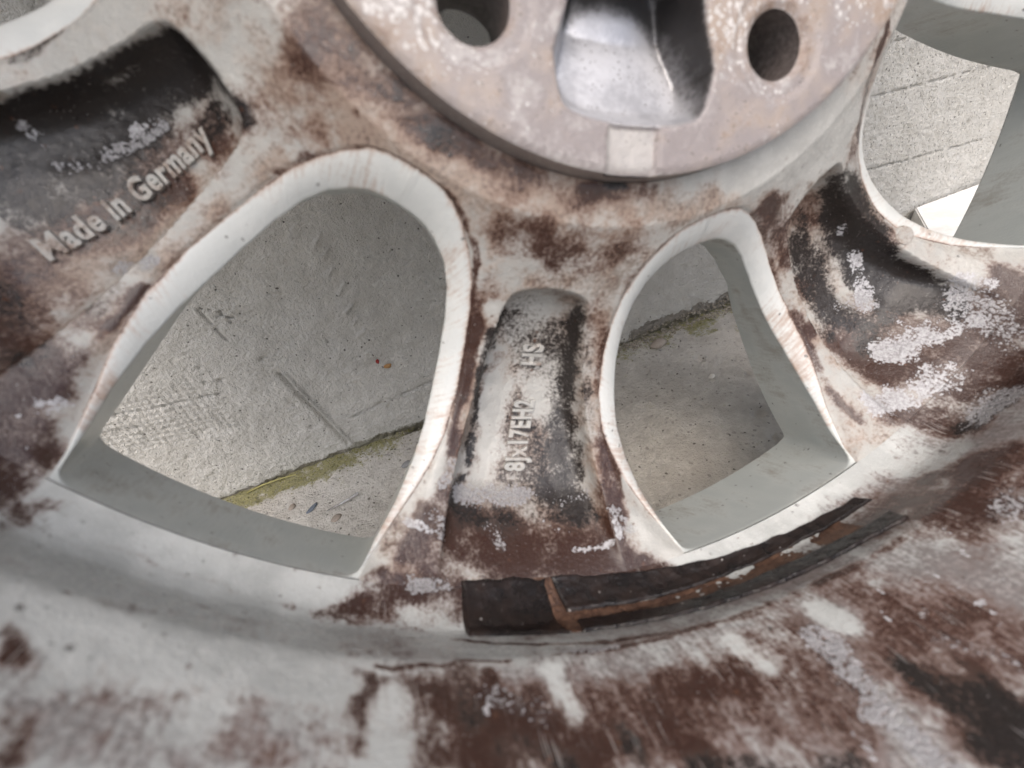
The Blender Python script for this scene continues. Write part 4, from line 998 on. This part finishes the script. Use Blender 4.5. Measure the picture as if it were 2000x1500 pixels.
def mat_floor():
    k = NB('weathered_concrete'); co = k.co()
    G, J, _, _, _ = k.attr('m1')
    nL = k.cn(co, .018, 4, .6); nM = k.cn(co, .11, 3, .64, off=4, k=1.2); nF = k.cn(co, .5, 4, .64, off=8, k=1.2); nG = k.cn(co, 1.8, 2, .6, off=15)
    col = k.mix(k.ss(k.add(nL, k.mul(nM, .9)), -.22, .22), (0.49, 0.46, 0.415), (0.62, 0.59, 0.54))
    v = k.vor(co, .30, out=1); va = k.vor(co, .30)
    sp = k.n('ShaderNodeSeparateColor'); k.l(v, sp.inputs[0])
    stone = k.mul(k.ss(sp.outputs[0], .62, .70), k.ss(k.add(va, k.mul(nF, .3)), .34, .22))
    col = k.mix(k.mul(stone, .6), col, k.mix(sp.outputs[1], (.20, .18, .165), (.46, .42, .37)))
    vd = k.vor(co, .22); pit = k.ss(k.add(vd, k.mul(nF, .6)), .13, .06)
    col = k.mix(k.mul(pit, .75), col, (.07, .058, .042))
    vw = k.vor(k.va(co, (7, 3, 1)), .5); wsp = k.ss(k.add(vw, k.mul(nG, .5)), .09, .04)
    col = k.mix(k.mul(wsp, .7), col, (.6, .57, .52))
    col = k.mix(k.ss(nG, .1, .35, 0, .5), col, (.17, .15, .12))
    gm = k.ss(k.add(G, k.add(k.mul(nM, 1.6), k.add(k.mul(nF, 1.3), k.mul(nG, .8)))), .30, 1.0)
    col = k.mix(k.mul(gm, .85), col, k.mix(k.ss(nF, -.2, .2), (.15, .14, .04), (.28, .26, .09)))
    jm = k.ss(k.add(J, k.mul(nF, .6)), .4, .7)
    col = k.mix(jm, col, (.035, .03, .018))
    h = k.add(k.mul(nF, .9), k.add(k.mul(nG, .6), k.mul(pit, -1.0)))
    return k.out(col, .8, k.bump(h, .0018, 1.0), spec=.25)
M_WALL, M_FLOOR = mat_wall(), mat_floor()
def simple(name, c1, c2, scale=.5, rough=.7, bump=.0003, spec=.3):
    k = NB(name); co = k.co(); n = k.cn(co, scale, 5, .6); n2 = k.cn(co, scale * 4, 4, .6, off=3)
    col = k.mix(k.ss(k.add(n, k.mul(n2, .6)), -.22, .22), c1, c2)
    return k.out(col, rough, k.bump(k.add(n, n2), bump, .8), spec=spec)

def nonuni(lo, a, b, hi, fine, growth=1.35):
    mid = list(np.arange(a, b + fine * .5, fine)); s = fine; x = mid[-1]; up = []
    while x < hi: s *= growth; x = min(x + s, hi); up.append(x)
    s = fine; x = mid[0]; dn = []
    while x > lo: s *= growth; x = max(x - s, lo); dn.append(x)
    return np.array(dn[::-1] + mid + up)

# ---------------------------------------------------------------- wall
xs = nonuni(-2500, -262, 395, 2500, .8); zs = nonuni(-6, -6, 190, 2200, .8)
Xg, Zg = np.meshgrid(xs, zs, indexing='ij')
Pw = np.stack([Xg, 0 * Xg, Zg], -1).reshape(-1, 3)
x, z = Pw[:, 0], Pw[:, 2]
crumb = sstep(58, 80, x) * sstep(14, 7, z + (fbm(Pw, .12, 3, .6, 3) - .5) * 14) * sstep(300, 250, x)
crumb = np.maximum(crumb, sstep(5, 1, z + (fbm(Pw, .1, 3, .6, 12) - .5) * 7))
roughA = sstep(200, 240, x) * .9 + .9 * sstep(-150, -170, x) * sstep(95, 75, z) * .5 + .15
disp = (fbm(Pw, .02, 3, .5, 1) - .5) * 5 + (fbm(Pw, .16, 4, .55, 2) - .5) * 2.0 + (fbm(Pw * [1, 1, 1.6], .5, 3, .6, 29) - .5) * 1.0
disp += roughA * (fbm(Pw * [1, 1, .6], .45, 3, .6, 22) - .5) * 1.5
disp += crumb * ((fbm(Pw, .34, 3, .6, 4) - .5) * 5.0 + 1.0)
# impressed tool marks: a grid pattern low on the left, the upright score and the row of short nicks
gl = sstep(-170, -180, x + .2 * z) * sstep(88, 82, z) * sstep(50, 58, z + (x + 240) * .12)
disp += gl * .9 * ((np.sin(x * 1.75) > .4) | (np.sin(z * 1.9 + .25 * x) > .45))
def seg(ax_, az, bx, bz):
    ab = np.array([bx - ax_, bz - az]); q = np.stack([x - ax_, z - az], -1)
    t = np.clip(q @ ab / (ab @ ab), 0, 1); return np.linalg.norm(q - t[:, None] * ab, axis=1), t
d_, t_ = seg(-152.2, 70, -139.3, 7.0); disp += np.exp(-(d_ / 1.3) ** 2) * 3.4
d2_, _t = seg(-150.3, 70, -137.4, 7.0); disp -= np.exp(-(d2_ / 1.0) ** 2) * 2.6
for (ax_, az) in ((-102, 134.5), (-100.8, 127), (-103, 116.5), (-101.8, 107.3), (-102.6, 95.3), (-102, 86.8), (-101.5, 78)):
    j1, j2, j3 = rng.uniform(-1.4, 1.4, 3); d_, _t = seg(ax_ - 3.0 + j1, az - 2.2 + j2, ax_ + 2.6 + j3, az + 1.3); disp -= np.exp(-(d_ / .8) ** 2) * rng.uniform(.9, 2.0)
for a4 in ((-168, 118, -165.6, 99), (-164, 117, -158, 113), (-163, 112, -156, 109), (-161, 116, -159, 106), (-237, 80, -184, 71.5), (-246, 72, -225, 68), (210, 148, 330, 141), (240, 118, 372, 112), (250, 70, 376, 62), (-128, 26, -70, 30), (-70, 30, -40, 22)):
    d_, _t = seg(*a4); disp += np.exp(-(d_ / .7) ** 2) * 2.2 * (fbm(Pw, .4, 2, .5, 77) > .42)
# small blow-holes
for k in range(120):
    cx, cz, rr_ = rng.uniform(-260, 390), rng.uniform(4, 185), rng.uniform(.7, 2.2)
    d_ = np.hypot(x - cx, (z - cz) * rng.uniform(.7, 1.4)); disp += sstep(rr_, rr_ * .4, d_ + (fbm(Pw[:1], 1, 1, .5, k)[0]) * .2) * rr_ * .8
Pw[:, 1] = WALL_Y + disp * .75 * sstep(900, 500, np.abs(x)) + .0
dirt = sstep(9, 0, z + (fbm(Pw, .06, 3, .6, 14) - .5) * 12) * sstep(230, 180, x) * .9
m1 = np.stack([crumb, np.clip(roughA, 0, 1), dirt, 0 * x], -1)
nx, nz = Xg.shape
back = Pw.copy().reshape(nx, nz, 3)
Vw = Pw; Fw = grid_faces(nx, nz, flip=True)
# thickness of the wall: back face and rim
bk = np.array([[-2500, 330, -6], [2500, 330, -6], [2500, 330, 2200], [-2500, 330, 2200.]])
c00, c10, c11, c01 = 0, (nx - 1) * nz, nx * nz - 1, nz - 1
nb = len(Vw)
extra = np.array([[nb, nb + 3, nb + 2, nb + 1], [c01, c11, nb + 2, nb + 3], [c00, c01, nb + 3, nb], [c10, nb + 1, nb + 2, c11]])
wall = mesh_obj('rendered_wall', np.concatenate([Vw, bk]), np.concatenate([Fw, extra]), M_WALL, attrs={'m1': np.concatenate([m1, np.zeros((4, 4))])})
tag(wall, 'pale grey rendered wall seen through the wheel openings, chipped along its foot', 'wall')

# ---------------------------------------------------------------- floor
xs = nonuni(-4000, -262, 300, 4000, 1.05); ys = nonuni(-4000, -14, 131, 420, 1.05)
Xg, Yg = np.meshgrid(xs, ys, indexing='ij')
Pf = np.stack([Xg, Yg, 0 * Xg], -1).reshape(-1, 3); x, y = Pf[:, 0], Pf[:, 1]
dw = WALL_Y - y
hz = (fbm(Pf, .02, 3, .5, 41) - .5) * 1.6 + (fbm(Pf, .22, 4, .6, 42) - .5) * 1.5 + (fbm(Pf, .8, 2, .6, 43) - .5) * .5
gap = sstep(-118, -90, x) * sstep(10, -30, x) * sstep(3.6, 1.0, np.abs(dw - 1.2 + (fbm(Pf, .1, 3, .6, 44) - .5) * 4))
hz -= gap * 6
for cx, cy, rr_, dd in ((96.2, 88.7, 3.6, 2.4), (90.8, 30.4, 4.2, 2.2), (110, 60, 2, 1.4), (70, 50, 2.0, 1.2), (-120, 70, 1.8, 1.2), (-150, 110, 1.6, 1.2), (60, 95, 2.2, 1.3), (84, 12, 2.6, 1.5)):
    d_ = np.hypot(x - cx, (y - cy) * .8); hz -= sstep(rr_ * 1.2, rr_ * .3, d_ + (fbm(Pf, .5, 2, .6, 45) - .5) * 2) * dd
moss = sstep(30, 2, dw + (fbm(Pf, .05, 4, .65, 46) - .5) * 56) * (.5 + .75 * sstep(-40, -200, x) + .55 * sstep(40, 90, x))
moss = np.clip(moss, 0, 1) * .95
hz += moss * (fbm(Pf, .5, 3, .6, 47)) * 1.0
Pf[:, 2] = hz * sstep(700, 400, np.abs(x)) * sstep(-500, -200, y)
m1 = np.stack([moss, gap, 0 * x, 0 * x], -1)
floor = mesh_obj('concrete_floor', Pf, grid_faces(*Xg.shape), M_FLOOR, attrs={'m1': m1})
tag(floor, 'weathered concrete floor with mossy edge along the wall', kind='structure')

# ---------------------------------------------------------------- moss tufts and crumbs along the joint
M_MOSS = simple('moss_green', (.075, .075, .014), (.22, .20, .05), .3, .85)
M_CRUMB = simple('mortar_crumb', (.17, .15, .12), (.40, .36, .30), .4, .85)
ico_v, ico_f = None, None
def icosphere():
    import bmesh
    bm = bmesh.new(); bmesh.ops.create_icosphere(bm, subdivisions=1, radius=1.0)
    v = np.array([tuple(q.co) for q in bm.verts]); f = np.array([[w.index for w in q.verts] for q in bm.faces]); bm.free(); return v, f
ico_v, ico_f = icosphere()
def scatter(name, n, gen, mat):
    V, F = [], []
    for k in range(n):
        c, s = gen(k); v = ico_v * (1 + rng.uniform(-.28, .28, (len(ico_v), 1))) * s; a_ = rng.uniform(0, 6.28)
        R2 = np.array([[math.cos(a_), -math.sin(a_), 0], [math.sin(a_), math.cos(a_), 0], [0, 0, 1]])
        V.append(v @ R2.T + c); F.append(ico_f + k * len(ico_v))
    return mesh_obj(name, np.concatenate(V), np.concatenate(F), mat, smooth=False)
def g_moss(k):
    while True:
        x_ = rng.uniform(-245, 175); d = abs(rng.normal(0, 7))
        w = .35 + .65 * (x_ < -60) if x_ < 40 else .6
        if rng.random() < w: break
    s = rng.uniform(.15, .5); return np.array([x_, WALL_Y - .6 - d, .3 + rng.uniform(0, .6) * (d < 3)]), np.array([s, s, s * rng.uniform(.5, 1.1)])
mo = scatter('moss', 900, g_moss, M_MOSS); tag(mo, 'yellow-green moss growing along the foot of the wall', 'moss', kind='stuff')
def g_crumb(k):
    x_ = rng.uniform(55, 180) if k < 700 else rng.uniform(-235, 250); d = abs(rng.normal(0, 3.5 if k < 700 else 7)); s = rng.uniform(.35, 1.25) if k < 700 else rng.uniform(.25, .8)
    return np.array([x_, WALL_Y - .5 - d, max(0, rng.uniform(0, 8) if k < 520 and d < 1.5 else .3)]), np.array([s, s * rng.uniform(.6, 1), s * rng.uniform(.5, .9)])
cr = scatter('mortar_crumbs', 1000, g_crumb, M_CRUMB); tag(cr, 'loose mortar grit crumbled along the joint of wall and floor', 'grit', kind='stuff')

# ---------------------------------------------------------------- loose things on the floor
def stone(name, c, s, mat, label, cat, group=None, rot=0.0, sub=2, amp=.25):
    import bmesh
    bm = bmesh.new(); bmesh.ops.create_icosphere(bm, subdivisions=sub, radius=1.0)
    v = np.array([tuple(q.co) for q in bm.verts]); f = np.array([[w.index for w in q.verts] for q in bm.faces]); bm.free()
    v = v * (1 + (fbm(v + c[0], 1.3, 3, .6, 5) - .5)[:, None] * amp * 2) * np.array(s)
    R2 = np.array([[math.cos(rot), -math.sin(rot), 0], [math.sin(rot), math.cos(rot), 0], [0, 0, 1]])
    o = mesh_obj(name, v @ R2.T, f, mat); o.location = (c[0] * MM, c[1] * MM, c[2] * MM)
    return tag(o, label, cat, group)
M_P1 = simple('brown_pebble', (.24, .20, .165), (.34, .29, .245), .4, .7)
M_P2 = simple('white_pebble', (.55, .52, .47), (.75, .72, .66), .4, .7)
M_P3 = simple('blue_chip', (.10, .12, .15), (.17, .19, .22), .4, .55)
stone('pebble', (-152.8, 78.9, .1), (3.1, 2.4, 1.2), M_P1, 'small brown pebble nearest the twig on the concrete floor', 'pebble', rot=.5)
stone('pebble', (-178.5, 101, .1), (2.6, 2.0, 1.1), M_P1, 'brown pebble sunk in concrete near the mossy corner at left', 'pebble', rot=1.1)
stone('pebble', (90.2, 68.5, .9), (2.6, 1.7, 1.4), M_P2, 'tiny white pebble on concrete seen through the narrow right-hand opening', 'pebble', rot=.2)
stone('pebble', (84, 117, 1.0), (7.5, 4.6, 2.2), simple('buff_pebble', (.30, .255, .215), (.38, .33, .28), .2, .7), 'smooth buff pebble beside the crumbling mossy wall foot', 'pebble', rot=.3)
stone('pebble', (-108.0, 98, .8), (3.4, 2.2, 1.2), simple('grey_pebble', (.20, .20, .20), (.3, .3, .3), .4, .6), 'dark grey pebble in moss below the black crack', 'pebble', rot=.4)
stone('paint_chip', (-166.5, 93.2, .6), (4.2, 1.6, .5), M_P3, 'blue-grey paint chip lying on concrete left of the twig', 'chip', rot=.75, amp=.5)
stone('paint_chip', (-100.7, WALL_Y - .7, 57.8), (1.0, .5, 1.7), simple('red_chip', (.20, .02, .02), (.28, .035, .03), .4, .5), 'tiny red paint fleck stuck to the grey wall', 'chip', amp=.4)
stone('leaf_crumb', (-96.4, WALL_Y - .8, 52.6), (2.6, .6, 1.6), simple('leaf_brown', (.28, .14, .05), (.42, .26, .12), .4, .7), 'rust-brown leaf crumb stuck to wall below the red fleck', 'leaf crumb', amp=.5)
stone('rust_spot', (-95.0, WALL_Y - .3, 148.3), (1.6, .4, 2.6), simple('rust_brown', (.16, .06, .02), (.24, .10, .03), .4, .8), 'small rust-brown dirt spot on the wall under the hub', 'dirt spot', amp=.5)
def tube(name, pts, r0, r1, mat, label, cat):
    pts = np.array(pts, float); n = 8; rows = []
    for k, p_ in enumerate(pts):
        d = pts[min(k + 1, len(pts) - 1)] - pts[max(k - 1, 0)]; d /= np.linalg.norm(d)
        s = np.cross(d, [0, 0, 1.0]); s /= np.linalg.norm(s) + 1e-9; u_ = np.cross(s, d); r_ = r0 + (r1 - r0) * k / (len(pts) - 1)
        aa = 2 * np.pi * np.arange(n) / n
        rows.append(p_ + r_ * (np.cos(aa)[:, None] * s + np.sin(aa)[:, None] * u_))
    V = np.concatenate(rows); F = [tuple(q) for q in grid_faces(len(pts), n, wrap=True)] + [tuple(range(n)), tuple(range(len(V) - 1, len(V) - n - 1, -1))]
    o = mesh_obj(name, V - pts[0], F, mat); o.location = tuple(pts[0] * MM); return tag(o, label, cat)
tube('dry_twig', [(-157.6, 86.1, .9), (-153, 86.6, 1.2), (-148, 87.3, 1.3), (-143, 88.2, 1.6), (-138.4, 89.1, 1.9)], .35, 1.0, simple('twig', (.20, .18, .16), (.5, .5, .5), .15, .7), 'thin grey twig with pale end on the concrete floor', 'twig')
tube('straw', [(-207, 127.0, 1.6), (-197, 127.3, 2.6), (-187, 127.2, 2.4), (-176, 126.2, 1.6)], .6, .35, simple('straw', (.27, .25, .10), (.36, .33, .14), .3, .6), 'yellow straw lying in moss along the wall foot', 'straw')

# ---------------------------------------------------------------- pale stone slab against the wall at right
import bmesh
M_SLAB = simple('white_stone', (.70, .68, .64), (.82, .81, .79), .06, .55, .0003)
pts2 = [(323, 127.4), (620, 127.4), (620, 20), (221, 20)]
bm = bmesh.new()
vb = [bm.verts.new((px * MM, py * MM, .6 * MM)) for px, py in pts2]; vt = [bm.verts.new((px * MM, py * MM, 26.1 * MM)) for px, py in pts2]
bm.faces.new(vt[::-1]); bm.faces.new(vb)
for k in range(4): bm.faces.new((vb[k], vt[k], vt[(k + 1) % 4], vb[(k + 1) % 4]))
bmesh.ops.recalc_face_normals(bm, faces=bm.faces)
bmesh.ops.bevel(bm, geom=list(bm.edges), offset=.0008, segments=2, affect='EDGES')
me = bpy.data.meshes.new('stone_slab'); bm.to_mesh(me); bm.free(); me.materials.append(M_SLAB)
sl = bpy.data.objects.new('stone_slab', me); COL.objects.link(sl)
tag(sl, 'bright white stone slab lying against the wall at the right', 'slab')
